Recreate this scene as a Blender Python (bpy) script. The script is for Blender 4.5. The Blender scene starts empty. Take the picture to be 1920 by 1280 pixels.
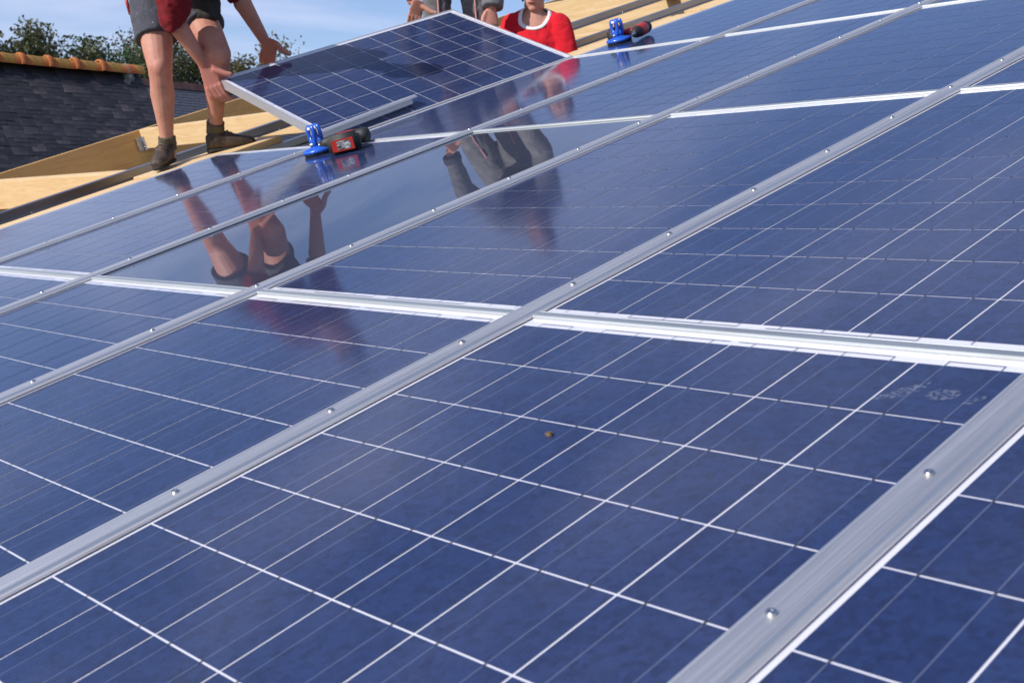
import bpy, bmesh, math, random
from mathutils import Vector, Matrix, noise
import numpy as np

sc = bpy.context.scene
C = sc.collection
R = math.radians
random.seed(7)

# ------------------------------------------------------------------ camera, sky, sun, exposure
# The roof plane: u runs level along the eaves, w runs up the slope, h stands off the glass.
TH = R(18.554)                       # pitch of the roof
PB, PA = 1.01305, 1.67218            # panel spacing across and up the slope
FPX, CXP, CYP = 2253.6, 904.54, 654.48
def _rot(w):
    v = Vector(w)
    return Matrix.Rotation(v.length, 3, v.normalized())
_RR = _rot((-1.06752923, 0.702815725, 0.564217187)) @ Matrix.Diagonal((1, -1, -1))
_T = Vector((0.0856376934, -0.0660531781, 2.30432157))
RX = Matrix.Rotation(TH, 3, 'X')     # roof coordinates to world
def W(u, w, h=0.0): return RX @ Vector((u, w, h))
CAM = RX @ (-(_RR.transposed() @ _T))
_toW = RX @ _RR.transposed()
def at(x, y, d):
    """world point seen at photograph position (x, y), d metres ahead of the camera"""
    return CAM + _toW @ Vector(((x - CXP) / FPX, (y - CYP) / FPX, 1.0)) * d

cam = bpy.data.cameras.new('camera')
cam_o = bpy.data.objects.new('camera', cam); C.objects.link(cam_o)
right, down, fwd = _toW.col[0], _toW.col[1], _toW.col[2]
m = Matrix((right, -down, -fwd)).transposed().to_4x4(); m.translation = CAM
cam_o.matrix_world = m
cam.sensor_width = 36; cam.lens = 36 * FPX / 1920
cam.shift_x = (960 - CXP) / 1920; cam.shift_y = (CYP - 640) / 1920
cam.clip_start = 0.05; cam.clip_end = 3000
cam.dof.use_dof = True; cam.dof.focus_distance = 3.1; cam.dof.aperture_fstop = 10
sc.camera = cam_o

SUN_EL, SUN_AZ = R(32), R(-98)      # azimuth from +X
S = Vector((math.cos(SUN_EL) * math.cos(SUN_AZ), math.cos(SUN_EL) * math.sin(SUN_AZ), math.sin(SUN_EL)))
wd = bpy.data.worlds.new('World'); sc.world = wd; wd.use_nodes = True
nt = wd.node_tree; N = nt.nodes; L = nt.links
bg = N['Background']
sky = N.new('ShaderNodeTexSky'); sky.sky_type = 'NISHITA'; sky.sun_disc = False
sky.sun_elevation = SUN_EL; sky.sun_rotation = math.atan2(S.x, S.y)
sky.air_density = 1.0; sky.dust_density = 0.3; sky.ozone_density = 3.5
tc = N.new('ShaderNodeTexCoord')
mp = N.new('ShaderNodeMapping'); mp.inputs['Scale'].default_value = (1.6, 1.6, 6.5)
mp.inputs['Rotation'].default_value = (0.10, -0.16, 0.5); mp.inputs['Location'].default_value = (0.35, 0.1, 0.62)
L.new(tc.outputs['Generated'], mp.inputs[0])
n1 = N.new('ShaderNodeTexNoise'); n1.inputs['Scale'].default_value = 1.5; n1.inputs['Detail'].default_value = 9
n1.inputs['Roughness'].default_value = .55; n1.inputs['Distortion'].default_value = .5
L.new(mp.outputs[0], n1.inputs[0])
cr = N.new('ShaderNodeValToRGB'); cr.color_ramp.elements[0].position = .47; cr.color_ramp.elements[1].position = .77
cr.color_ramp.elements[1].color = (.8, .8, .8, 1)
L.new(n1.outputs[0], cr.inputs[0])
mx = N.new('ShaderNodeMix'); mx.data_type = 'RGBA'
L.new(cr.outputs[0], mx.inputs[0]); L.new(sky.outputs[0], mx.inputs[6]); mx.inputs[7].default_value = (5.6, 6.3, 7.4, 1)
wb = N.new('ShaderNodeMix'); wb.data_type = 'RGBA'; wb.blend_type = 'MULTIPLY'; wb.inputs[0].default_value = 1; wb.inputs[7].default_value = (1.05, .965, 1.06, 1)
L.new(mx.outputs[2], wb.inputs[6]); L.new(wb.outputs[2], bg.inputs[0]); bg.inputs[1].default_value = 0.125

sl = bpy.data.lights.new('sun', 'SUN'); sl.energy = 4.4; sl.angle = R(0.53); sl.color = (1, .95, .89)
so = bpy.data.objects.new('sun', sl); C.objects.link(so)
so.rotation_euler = S.to_track_quat('Z', 'Y').to_euler(); so.location = (0, 0, 30)
sc.view_settings.view_transform = 'Standard'; sc.view_settings.look = 'None'
sc.view_settings.exposure = 0.2; sc.view_settings.gamma = 1

# ------------------------------------------------------------------ materials
def new_mat(name):
    m = bpy.data.materials.new(name); m.use_nodes = True
    return m, m.node_tree, m.node_tree.nodes['Principled BSDF']
def setp(b, **k):
    for a, v in k.items():
        b.inputs[a.replace('_', ' ')].default_value = (*v, 1) if isinstance(v, tuple) and len(v) == 3 and 'Radius' not in a else v
def ramp(nt, src, stops):
    r = nt.nodes.new('ShaderNodeValToRGB'); e = r.color_ramp.elements
    while len(e) < len(stops): e.new(.5)
    for i, (p, c) in enumerate(stops):
        e[i].position = p; e[i].color = (*c, 1)
    nt.links.new(src, r.inputs[0]); return r.outputs[0]
def tex(nt, kind='ShaderNodeTexNoise', scale=5, detail=4, rough=.5, vec=None, mscale=None, coord='Object'):
    t = nt.nodes.new(kind); t.inputs['Scale'].default_value = scale
    if 'Detail' in t.inputs: t.inputs['Detail'].default_value = detail
    if 'Roughness' in t.inputs: t.inputs['Roughness'].default_value = rough
    if vec is None:
        tcn = nt.nodes.new('ShaderNodeTexCoord'); vec = tcn.outputs[coord]
    if mscale:
        mp = nt.nodes.new('ShaderNodeMapping'); mp.inputs['Scale'].default_value = mscale
        nt.links.new(vec, mp.inputs[0]); vec = mp.outputs[0]
    nt.links.new(vec, t.inputs['Vector']); return t
def math_n(nt, op, a, b=None):
    n = nt.nodes.new('ShaderNodeMath'); n.operation = op
    for i, v in enumerate((a, b)):
        if v is None: continue
        if isinstance(v, (int, float)): n.inputs[i].default_value = v
        else: nt.links.new(v, n.inputs[i])
    return n.outputs[0]
def mixc(nt, f, a, b, mode='MIX'):
    n = nt.nodes.new('ShaderNodeMix'); n.data_type = 'RGBA'; n.blend_type = mode
    for i, v in ((0, f), (6, a), (7, b)):
        if isinstance(v, (int, float)): n.inputs[i].default_value = v
        elif isinstance(v, tuple): n.inputs[i].default_value = (*v, 1)
        else: nt.links.new(v, n.inputs[i])
    return n.outputs[2]
def bump(nt, b, src, strength=.3, dist=.01):
    n = nt.nodes.new('ShaderNodeBump'); n.inputs['Strength'].default_value = strength; n.inputs['Distance'].default_value = dist
    nt.links.new(src, n.inputs['Height']); nt.links.new(n.outputs[0], b.inputs['Normal'])
def simple(name, col, rough=.6, metal=0, var=.25, scale=20, bstr=0, bdist=.005, mscale=None, **k):
    m, nt, b = new_mat(name); setp(b, Roughness=rough, Metallic=metal, **k)
    t = tex(nt, scale=scale, detail=6, mscale=mscale)
    lo = tuple(c * (1 - var) for c in col); hi = tuple(min(1, c * (1 + var)) for c in col)
    nt.links.new(ramp(nt, t.outputs[0], [(.3, lo), (.7, hi)]), b.inputs['Base Color'])
    if bstr: bump(nt, b, t.outputs[0], bstr, bdist)
    return m

GLASS = dict(Coat_Weight=1.0, Coat_IOR=1.5)
def glass_rough(nt, b, base=.085):
    t = tex(nt, scale=9, detail=5)
    r = math_n(nt, 'MULTIPLY_ADD', t.outputs[0], .05); r.node.inputs[2].default_value = base - .02
    nt.links.new(r, b.inputs['Coat Roughness'])

def mat_cell():
    m, nt, b = new_mat('polycrystalline cell under glass'); setp(b, Roughness=.5, **GLASS); b.inputs['Specular IOR Level'].default_value = .1
    tcn = nt.nodes.new('ShaderNodeTexCoord'); oi = nt.nodes.new('ShaderNodeObjectInfo')
    sp = nt.nodes.new('ShaderNodeSeparateXYZ'); nt.links.new(tcn.outputs['Object'], sp.inputs[0])
    off = nt.nodes.new('ShaderNodeVectorMath'); off.operation = 'ADD'
    cmb = nt.nodes.new('ShaderNodeCombineXYZ')
    nt.links.new(math_n(nt, 'MULTIPLY', oi.outputs['Random'], 37.0), cmb.inputs[0]); nt.links.new(math_n(nt, 'MULTIPLY', oi.outputs['Random'], 91.0), cmb.inputs[1])
    nt.links.new(tcn.outputs['Object'], off.inputs[0]); nt.links.new(cmb.outputs[0], off.inputs[1])
    v = tex(nt, 'ShaderNodeTexVoronoi', 95, vec=off.outputs[0])
    nn = tex(nt, scale=26, detail=7, rough=.65, vec=off.outputs[0])
    ci = math_n(nt, 'ADD', math_n(nt, 'MULTIPLY', v.outputs['Color'], .35), math_n(nt, 'MULTIPLY', nn.outputs[0], .65))
    col = ramp(nt, ci, [(.22, (.0042, .0088, .038)), (.5, (.0072, .0155, .062)), (.8, (.0130, .029, .102))])
    tint = ramp(nt, oi.outputs['Random'], [(0, (.80, .84, .90)), (1, (1.12, 1.08, 1.05))])
    col = mixc(nt, 1.0, col, tint, 'MULTIPLY')
    # thin contact fingers across the cell
    fr = math_n(nt, 'FRACT', math_n(nt, 'MULTIPLY', sp.outputs['Y'], 1 / .0028))
    fl = math_n(nt, 'MULTIPLY', math_n(nt, 'LESS_THAN', fr, .16), .32)
    col = mixc(nt, fl, col, (.16, .19, .30))
    # two busbars
    ab = math_n(nt, 'ABSOLUTE', math_n(nt, 'SUBTRACT', math_n(nt, 'ABSOLUTE', sp.outputs['X']), .039))
    bb = math_n(nt, 'MULTIPLY', math_n(nt, 'LESS_THAN', ab, .0008), .30)
    col = mixc(nt, bb, col, (.27, .30, .40))
    # light dust
    d = tex(nt, scale=2.2, detail=8, rough=.7, coord='Object', vec=off.outputs[0])
    col = mixc(nt, ramp(nt, d.outputs[0], [(.45, (0, 0, 0)), (.85, (.07, .07, .07))]), col, (.30, .31, .36))
    sv = tex(nt, 'ShaderNodeTexVoronoi', 22, vec=off.outputs[0]); sx_ = nt.nodes.new('ShaderNodeSeparateColor'); nt.links.new(sv.outputs['Color'], sx_.inputs[0])
    sk = math_n(nt, 'MULTIPLY', math_n(nt, 'LESS_THAN', sv.outputs['Distance'], .022), math_n(nt, 'GREATER_THAN', sx_.outputs[0], .90))
    col = mixc(nt, math_n(nt, 'MULTIPLY', sk, .6), col, (.55, .56, .6))
    nt.links.new(col, b.inputs['Base Color']); glass_rough(nt, b)
    return m
def mat_backsheet():
    m, nt, b = new_mat('white backsheet under glass'); setp(b, Base_Color=(.66, .66, .72), Roughness=.6, **GLASS); glass_rough(nt, b); return m
def mat_clear():
    m, nt, b = new_mat('smooth dark glass'); setp(b, Roughness=.35, Coat_Weight=1.0, Coat_IOR=2.0, Coat_Roughness=.006)
    tcn = nt.nodes.new('ShaderNodeTexCoord'); sp = nt.nodes.new('ShaderNodeSeparateXYZ'); nt.links.new(tcn.outputs['Object'], sp.inputs[0])
    t = tex(nt, scale=5, detail=8, rough=.7, mscale=(7, .5, 1))
    c = ramp(nt, t.outputs[0], [(.3, (.012, .016, .035)), (.62, (.02, .026, .05)), (.8, (.06, .065, .085))])
    nt.links.new(c, b.inputs['Base Color'])
    return m
def mat_alu(name, col, rough, axis='y', metal=1.0):
    m, nt, b = new_mat(name); setp(b, Metallic=metal)
    ms = {'y': (60, .6, 60), 'x': (.6, 60, 60), 'n': (8, 8, 8)}[axis]
    t = tex(nt, scale=4, detail=6, rough=.6, mscale=ms); t2 = tex(nt, scale=3, detail=8, rough=.7)
    c = ramp(nt, t.outputs[0], [(.25, tuple(x * .82 for x in col)), (.75, col)])
    c = mixc(nt, ramp(nt, t2.outputs[0], [(.5, (0, 0, 0)), (.8, (.35, .35, .35))]), c, tuple(x * .72 for x in col))
    t3 = tex(nt, scale=2.2, detail=5, rough=.65, mscale=(16, 1.3, 1) if axis == 'y' else (1.3, 16, 1)); c = mixc(nt, ramp(nt, t3.outputs[0], [(.60, (0, 0, 0)), (.76, (.5, .5, .5))]), c, (col[0] * .62, col[1] * .54, col[2] * .42))
    nt.links.new(c, b.inputs['Base Color'])
    r = math_n(nt, 'MULTIPLY_ADD', t.outputs[0], .25); r.node.inputs[2].default_value = rough - .12
    nt.links.new(r, b.inputs['Roughness']); bump(nt, b, t.outputs[0], .12, .002)
    return m
def mat_wood(name, axis):
    m, nt, b = new_mat(name); setp(b, Roughness=.62); b.inputs['Specular IOR Level'].default_value = .3
    ms = (.55, 9, 9) if axis == 'x' else (9, .55, 9)
    oi = nt.nodes.new('ShaderNodeObjectInfo'); tcn = nt.nodes.new('ShaderNodeTexCoord')
    off = nt.nodes.new('ShaderNodeVectorMath'); off.operation = 'ADD'; cmb = nt.nodes.new('ShaderNodeCombineXYZ')
    for i in range(3): nt.links.new(math_n(nt, 'MULTIPLY', oi.outputs['Random'], 13.7 + i * 5), cmb.inputs[i])
    nt.links.new(tcn.outputs['Object'], off.inputs[0]); nt.links.new(cmb.outputs[0], off.inputs[1])
    g = tex(nt, scale=4, detail=7, rough=.6, vec=off.outputs[0], mscale=ms); g.inputs['Distortion'].default_value = 1.2
    c = ramp(nt, g.outputs[0], [(.28, (.55, .36, .165)), (.5, (.66, .46, .235)), (.72, (.74, .56, .33))])
    k = tex(nt, 'ShaderNodeTexVoronoi', 1.7, vec=off.outputs[0], mscale=(1, 2.6, 2.6) if axis == 'x' else (2.6, 1, 2.6))
    kd = ramp(nt, k.outputs['Distance'], [(.05, (1, 1, 1)), (.13, (0, 0, 0))])
    c = mixc(nt, kd, c, (.27, .12, .04))
    l = tex(nt, scale=1.3, detail=3, vec=off.outputs[0]); c = mixc(nt, math_n(nt, 'MULTIPLY', l.outputs[0], .35), c, (.72, .54, .31))
    nt.links.new(c, b.inputs['Base Color']); bump(nt, b, g.outputs[0], .25, .003)
    return m
def mat_skin(name, base):
    m, nt, b = new_mat(name); setp(b, Roughness=.62, Subsurface_Weight=.12, Subsurface_Radius=(.012, .005, .003))
    b.inputs['Subsurface Scale'].default_value = .6
    t = tex(nt, scale=14, detail=6, rough=.6); t2 = tex(nt, scale=130, detail=3); t3 = tex(nt, scale=4, detail=3)
    c = ramp(nt, t.outputs[0], [(.3, (base[0] * .80, base[1] * .70, base[2] * .66)), (.7, (base[0] * 1.1, base[1] * 1.1, base[2] * 1.08))])
    c = mixc(nt, ramp(nt, t3.outputs[0], [(.45, (0, 0, 0)), (.75, (.45, .45, .45))]), c, (base[0] * .95, base[1] * .68, base[2] * .62))
    at_ = nt.nodes.new('ShaderNodeAttribute'); at_.attribute_name = 'ruddy'
    c = mixc(nt, at_.outputs['Fac'], c, (base[0] * .86, base[1] * .60, base[2] * .60))
    nt.links.new(c, b.inputs['Base Color']); bump(nt, b, t2.outputs[0], .25, .002)
    return m
def mat_cloth(name, col, var=.2, wr=.5, fine=350, specks=False):
    m, nt, b = new_mat(name); setp(b, Roughness=.92); b.inputs['Specular IOR Level'].default_value = .15; b.inputs['Sheen Weight'].default_value = .05
    t = tex(nt, scale=fine, detail=2); t2 = tex(nt, scale=7, detail=5, rough=.55); t2.inputs['Distortion'].default_value = 1.4
    c = ramp(nt, t2.outputs[0], [(.3, tuple(x * (1 - var) for x in col)), (.7, tuple(x * (1 + var) for x in col))])
    c = mixc(nt, math_n(nt, 'MULTIPLY', t.outputs[0], .25), c, tuple(x * .6 for x in col))
    if specks:
        s = tex(nt, scale=55, detail=2); c = mixc(nt, ramp(nt, s.outputs[0], [(.70, (0, 0, 0)), (.74, (.6, .6, .6))]), c, (.5, .48, .46))
    nt.links.new(c, b.inputs['Base Color']); bump(nt, b, t2.outputs[0], wr, .03)
    return m
def mat_slate():
    m, nt, b = new_mat('weathered slate'); setp(b, Roughness=.5)
    oi = nt.nodes.new('ShaderNodeObjectInfo'); t = tex(nt, scale=6, detail=8, rough=.7); t2 = tex(nt, scale=2.3, detail=2)
    geo = nt.nodes.new('ShaderNodeTexCoord')
    ck = ramp(nt, t.outputs[0], [(.3, (.014, .014, .016)), (.6, (.031, .030, .034)), (.85, (.090, .086, .085))])
    gi = nt.nodes.new('ShaderNodeNewGeometry'); rnd = math_n(nt, 'FRACT', math_n(nt, 'ADD', oi.outputs['Random'], gi.outputs['Random Per Island']))
    k = ramp(nt, rnd, [(0, (.6, .6, .62)), (.6, (1.0, 1.0, 1.02)), (.9, (1.5, 1.45, 1.42)), (1, (2.4, 2.1, 1.95))])
    nt.links.new(mixc(nt, 1.0, ck, k, 'MULTIPLY'), b.inputs['Base Color']); bump(nt, b, t.outputs[0], .6, .01)
    return m
def mat_terracotta():
    m, nt, b = new_mat('lichened terracotta'); setp(b, Roughness=.8)
    t = tex(nt, scale=5, detail=7, rough=.65); t2 = tex(nt, scale=3.4, detail=6, rough=.6, mscale=(1, 1.3, 1)); oi = nt.nodes.new('ShaderNodeObjectInfo')
    c = ramp(nt, t.outputs[0], [(.3, (.34, .085, .022)), (.7, (.60, .18, .05))])
    c = mixc(nt, ramp(nt, t2.outputs[0], [(.5, (0, 0, 0)), (.62, (.85, .85, .85))]), c, (.42, .25, .025))
    t4 = tex(nt, scale=4.2, detail=5); c = mixc(nt, ramp(nt, t4.outputs[0], [(.6, (0, 0, 0)), (.72, (.7, .7, .7))]), c, (.09, .05, .035))
    nt.links.new(c, b.inputs['Base Color']); bump(nt, b, t.outputs[0], .4, .01)
    return m
def mat_leaf(name, a, bcol):
    m, nt, b = new_mat(name); setp(b, Roughness=.6)
    t = tex(nt, scale=1.1, detail=4)
    geo = nt.nodes.new('ShaderNodeNewGeometry')
    k = math_n(nt, 'ADD', math_n(nt, 'MULTIPLY', geo.outputs['Random Per Island'], .6), math_n(nt, 'MULTIPLY', t.outputs[0], .4))
    nt.links.new(ramp(nt, k, [(.2, a), (.8, bcol)]), b.inputs['Base Color'])
    b.inputs['Transmission Weight'].default_value = 0
    tr = nt.nodes.new('ShaderNodeBsdfTranslucent'); tr.inputs[0].default_value = (*bcol, 1)
    ms = nt.nodes.new('ShaderNodeMixShader'); ms.inputs[0].default_value = .25
    out = nt.nodes['Material Output']
    nt.links.new(b.outputs[0], ms.inputs[1]); nt.links.new(tr.outputs[0], ms.inputs[2]); nt.links.new(ms.outputs[0], out.inputs[0])
    return m
def mat_label():
    m, nt, b = new_mat('printed rating label'); setp(b, Roughness=.35)
    t = tex(nt, scale=30, detail=4, rough=.7, mscale=(1.2, 1, 4)); 
    nt.links.new(ramp(nt, t.outputs[0], [(.42, (.045, .045, .05)), (.52, (.28, .28, .30)), (.62, (.62, .62, .64))]), b.inputs['Base Color'])
    return m

M = dict(cell=mat_cell(), back=mat_backsheet(), clear=mat_clear(),
    rail=mat_alu('brushed aluminium rail', (.86, .84, .81), .52, 'y'), strip=mat_alu('aluminium joint', (.62, .65, .65), .58, 'x'),
    frame=mat_alu('anodised frame', (.74, .75, .77), .45, 'y', .75), steel=mat_alu('galvanised channel', (.33, .34, .38), .30, 'y'),
    screw=simple('stainless screw', (.55, .55, .55), .22, 1.0, .1), tab=simple('tinned ribbon', (.075, .08, .10), .4, .6, .3),
    woodx=mat_wood('pine purlin', 'x'), woody=mat_wood('pine board', 'y'), bracket=simple('galvanised hanger', (.42, .45, .50), .5, .8, .35, 30),
    skin1=mat_skin('tanned skin', (.50, .245, .175)), skin2=mat_skin('fair skin', (.54, .29, .215)), skin3=mat_skin('ruddy skin', (.50, .26, .195)),
    maroon=mat_cloth('maroon fleece', (.17, .012, .016), .25), shorts=mat_cloth('grey work shorts', (.072, .074, .088), .18, .45, specks=True),
    pouch=simple('dark leather', (.022, .017, .013), .7, 0, .4, 30, .4), sock=mat_cloth('brown wool sock', (.105, .088, .056), .3, .8, 120),
    boot=simple('worn brown boot', (.048, .031, .020), .65, 0, .6, 25, .5, .006), sole=simple('boot sole', (.018, .016, .014), .8),
    grey=mat_cloth('grey work trousers', (.15, .145, .15), .25, .7), greyd=mat_cloth('dark grey cuff', (.05, .05, .056), .25, .5), pink=mat_cloth('pale red piping', (.52, .25, .24), .1, .1),
    red=mat_cloth('red cotton', (.62, .014, .026), .12, .45), white=mat_cloth('white cotton', (.75, .72, .72), .05, .2), jeans=mat_cloth('blue work trousers', (.04, .055, .10), .2),
    hair=simple('dark hair', (.02, .015, .012), .6, 0, .3, 60, .5), lip=simple('lips', (.36, .12, .10), .45, 0, .1), eye=simple('eye', (.7, .68, .66), .2, 0, .05), dark=simple('pupil', (.015, .012, .01), .2),
    blue=simple('blue plastic', (.012, .095, .52), .28, 0, .12, 8, Coat_Weight=.4), rubber=simple('black rubber', (.018, .018, .019), .6, 0, .3), 
    redp=simple('red tool plastic', (.40, .022, .014), .38, 0, .2, 12), label=mat_label(), chrome=simple('chuck steel', (.6, .6, .6), .25, 1, .2),
    lace=simple('boot lace', (.17, .13, .09), .8), slate=mat_slate(), terra=mat_terracotta(), mortar=simple('mortar', (.16, .155, .145), .9, 0, .35, 20, .5), render=simple('house render', (.52, .49, .43), .9, 0, .12, 3, .2),
    leafA=mat_leaf('leaves olive', (.028, .036, .012), (.10, .105, .034)), leafB=mat_leaf('leaves green', (.022, .045, .014), (.06, .115, .035)), leafC=mat_leaf('leaves autumn', (.05, .045, .016), (.15, .13, .05)),
    bark=simple('bark', (.075, .06, .045), .9, 0, .4, 12, .6, .02), grass=simple('meadow', (.055, .085, .025), .95, 0, .4, .6),
    brick=simple('block wall', (.36, .33, .29), .9, 0, .15, 4, .3), mud=simple('dried mud', (.10, .07, .04), .9, 0, .4, 120, .6), timberdark=simple('old loft boards', (.24, .13, .06), .8, 0, .3, 3, .3, mscale=(1, 8, 1)))

# ------------------------------------------------------------------ helpers
def tag(o, label=None, cat=None, group=None, kind=None):
    if label: o['label'] = label
    if cat: o['category'] = cat
    if group: o['group'] = group
    if kind: o['kind'] = kind
    return o
def empty(name, loc=(0, 0, 0), rot=None):
    o = bpy.data.objects.new(name, None); C.objects.link(o); o.empty_display_size = .1
    mt = (rot.to_4x4() if rot is not None else Matrix.Identity(4)); mt.translation = Vector(loc); o.matrix_world = mt
    return o
def link(name, me, mat=None, parent=None, loc=None, rot=None):
    o = bpy.data.objects.new(name, me); C.objects.link(o)
    if mat is not None and not me.materials: me.materials.append(mat)
    mt = (rot.to_4x4() if rot is not None else Matrix.Identity(4))
    if loc is not None: mt.translation = Vector(loc)
    if parent is not None: o.parent = parent
    o.matrix_local = mt if parent is not None else mt
    if parent is None: o.matrix_world = mt
    return o
def mesh(name, bm, smooth=False, recalc=True):
    if recalc: bmesh.ops.recalc_face_normals(bm, faces=bm.faces)
    me = bpy.data.meshes.new(name); bm.to_mesh(me); bm.free()
    if smooth:
        for p in me.polygons: p.use_smooth = True
    return me
def box(bm, x0, x1, y0, y1, z0, z1, bev=0):
    r = bmesh.ops.create_cube(bm, size=1)
    for v in r['verts']:
        v.co = Vector((x0 + (v.co.x + .5) * (x1 - x0), y0 + (v.co.y + .5) * (y1 - y0), z0 + (v.co.z + .5) * (z1 - z0)))
    if bev:
        ed = list({e for v in r['verts'] for e in v.link_edges})
        bmesh.ops.bevel(bm, geom=ed, offset=bev, segments=2, affect='EDGES')
    return bm
def boxmesh(name, *a, bev=0):
    return mesh(name, box(bmesh.new(), *a, bev=bev))
def prof(bm, pts, a, b, axis='y'):
    """extrude a closed profile of (x, z) along y (or (y, z) along x)"""
    f = (lambda p, t: (p[0], t, p[1])) if axis == 'y' else (lambda p, t: (t, p[0], p[1]))
    v0 = [bm.verts.new(f(p, a)) for p in pts]; v1 = [bm.verts.new(f(p, b)) for p in pts]; n = len(pts)
    for i in range(n): bm.faces.new((v0[i], v0[(i + 1) % n], v1[(i + 1) % n], v1[i]))
    bm.faces.new(v0); bm.faces.new(v1[::-1]); return bm
def lathe(bm, pts, seg=24, mtx=Matrix.Identity(4)):
    rings = []
    for r, z in pts:
        rings.append([bm.verts.new(mtx @ Vector((r * math.cos(2 * math.pi * i / seg), r * math.sin(2 * math.pi * i / seg), z))) for i in range(seg)])
    for a, b in zip(rings, rings[1:]):
        for i in range(seg): bm.faces.new((a[i], a[(i + 1) % seg], b[(i + 1) % seg], b[i]))
    bm.faces.new(rings[0][::-1]); bm.faces.new(rings[-1]); return bm
def frame_for(d):
    d = d.normalized(); t = Vector((0, 0, 1)) if abs(d.z) < .9 else Vector((1, 0, 0))
    x = t.cross(d).normalized(); return x, d.cross(x).normalized(), d
def loft(bm, rings, seg=20, cap=True):
    """rings: (centre, ax, ay) with semi-axis vectors"""
    vs = [[bm.verts.new(c + ax * math.cos(2 * math.pi * i / seg) + ay * math.sin(2 * math.pi * i / seg)) for i in range(seg)] for c, ax, ay in rings]
    for a, b in zip(vs, vs[1:]):
        for i in range(seg): bm.faces.new((a[i], a[(i + 1) % seg], b[(i + 1) % seg], b[i]))
    if cap: bm.faces.new(vs[0][::-1]); bm.faces.new(vs[-1])
def sphere(bm, c, rad, rot=None):
    r = bmesh.ops.create_uvsphere(bm, u_segments=18, v_segments=12, radius=1)
    rad = rad if not isinstance(rad, (int, float)) else (rad, rad, rad)
    for v in r['verts']:
        p = Vector((v.co.x * rad[0], v.co.y * rad[1], v.co.z * rad[2]))
        v.co = Vector(c) + (rot @ p if rot is not None else p)
def limb(bm, pts, seg=18, ends=(True, True)):
    """tapered limb through (point, radius) pairs, rounded by spheres at chosen ends"""
    P = [Vector(p) for p, r in pts]; n = len(P); rings = []
    d0 = (P[1] - P[0]).normalized(); x, y, _ = frame_for(d0)
    for i in range(n):
        d = (P[min(i + 1, n - 1)] - P[max(i - 1, 0)]).normalized()
        x = (x - d * x.dot(d)).normalized(); y = d.cross(x)
        rings.append((P[i], x * pts[i][1], y * pts[i][1]))
    loft(bm, rings, seg)
    if ends[0]: sphere(bm, P[0], pts[0][1] * .99)
    if ends[1]: sphere(bm, P[-1], pts[-1][1] * .99)
def ruddy(o, spots):
    """hands and knees are redder than the rest of the skin"""
    me = o.data; n = len(me.vertices); co = np.empty(n * 3, 'f'); me.vertices.foreach_get('co', co); co = co.reshape(-1, 3)
    inv = o.parent.matrix_world.inverted(); val = np.zeros(n, 'f')
    for p, r, k in spots:
        d = np.linalg.norm(co - np.array(inv @ p, 'f'), axis=1); val = np.maximum(val, k * np.clip(1.5 - d / r, 0, 1))
    me.attributes.new('ruddy', 'FLOAT', 'POINT').data.foreach_set('value', val)
def lerp(a, b, t): return a + (b - a) * t
def blob(name, bm, voxel, mat, parent, smooth=6, wrinkle=0, wscale=9):
    """fuse overlapping volumes into one continuous surface"""
    me = mesh('src', bm); o = bpy.data.objects.new('src', me); ts = bpy.data.scenes.new('tmp'); ts.collection.objects.link(o)
    md = o.modifiers.new('r', 'REMESH'); md.mode = 'VOXEL'; md.voxel_size = voxel; md.use_smooth_shade = True
    s = o.modifiers.new('s', 'SMOOTH'); s.factor = .5; s.iterations = smooth
    vl = ts.view_layers[0]; vl.update(); dg = vl.depsgraph; dg.update(); out = bpy.data.meshes.new_from_object(o.evaluated_get(dg))
    bpy.data.objects.remove(o); bpy.data.meshes.remove(me); bpy.data.scenes.remove(ts)
    if wrinkle:
        nv = len(out.vertices); co = np.empty(nv * 3, 'f'); no = np.empty(nv * 3, 'f')
        out.vertices.foreach_get('co', co); out.vertices.foreach_get('normal', no); co = co.reshape(-1, 3); no = no.reshape(-1, 3)
        dv = np.array([noise.noise((x, y, z)) + .5 * noise.noise((x * 2.3, y * 2.3, z * 4.2)) for x, y, z in (co * np.array((wscale, wscale, wscale * .55))).tolist()], 'f')
        out.vertices.foreach_set('co', (co + no * dv[:, None] * wrinkle).ravel().astype('f')); out.update()
    for p in out.polygons: p.use_smooth = True
    out.name = name; out.materials.clear()
    inv = parent.matrix_world.inverted(); out.transform(inv)
    return link(name, out, mat, parent)

# ------------------------------------------------------------------ solar panels
U0, V0, PU, PV = .0385, .0367, .15875, .1589       # cell field inside one panel slot
XA, XB, YA, YB = .007, PB - .007, .004, PA - .004   # outer edge of the frame
def cell_mesh():
    bm = bmesh.new(); a, b = .0776, .0777; box(bm, -a, a, -b, b, -.001, 0)
    bmesh.ops.delete(bm, geom=[f for f in bm.faces if f.normal.z < -.5], context='FACES')
    return mesh('cell', bm, recalc=False)
CELL = cell_mesh(); CELL.materials.append(M['cell'])
BACK = boxmesh('backsheet', XA + .003, XB - .003, YA + .003, YB - .003, -.006, -.0008); BACK.materials.append(M['back'])
def frame_mesh():
    bm = bmesh.new(); pr = [(0, -.04), (.028, -.04), (.028, -.037), (.003, -.037), (.003, -.008), (.011, -.008), (.011, .0015), (0, .0015)]
    prof(bm, [(XA + x, z) for x, z in pr], YA, YB); prof(bm, [(XB - x, z) for x, z in pr], YA, YB)
    prof(bm, [(YA + .0005 + x, z * .999) for x, z in pr], XA + .0115, XB - .0115, 'x'); prof(bm, [(YB - .0005 - x, z * .999) for x, z in pr], XA + .0115, XB - .0115, 'x')
    return mesh('frame', bm)
FRAME = frame_mesh(); FRAME.materials.append(M['frame'])
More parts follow.
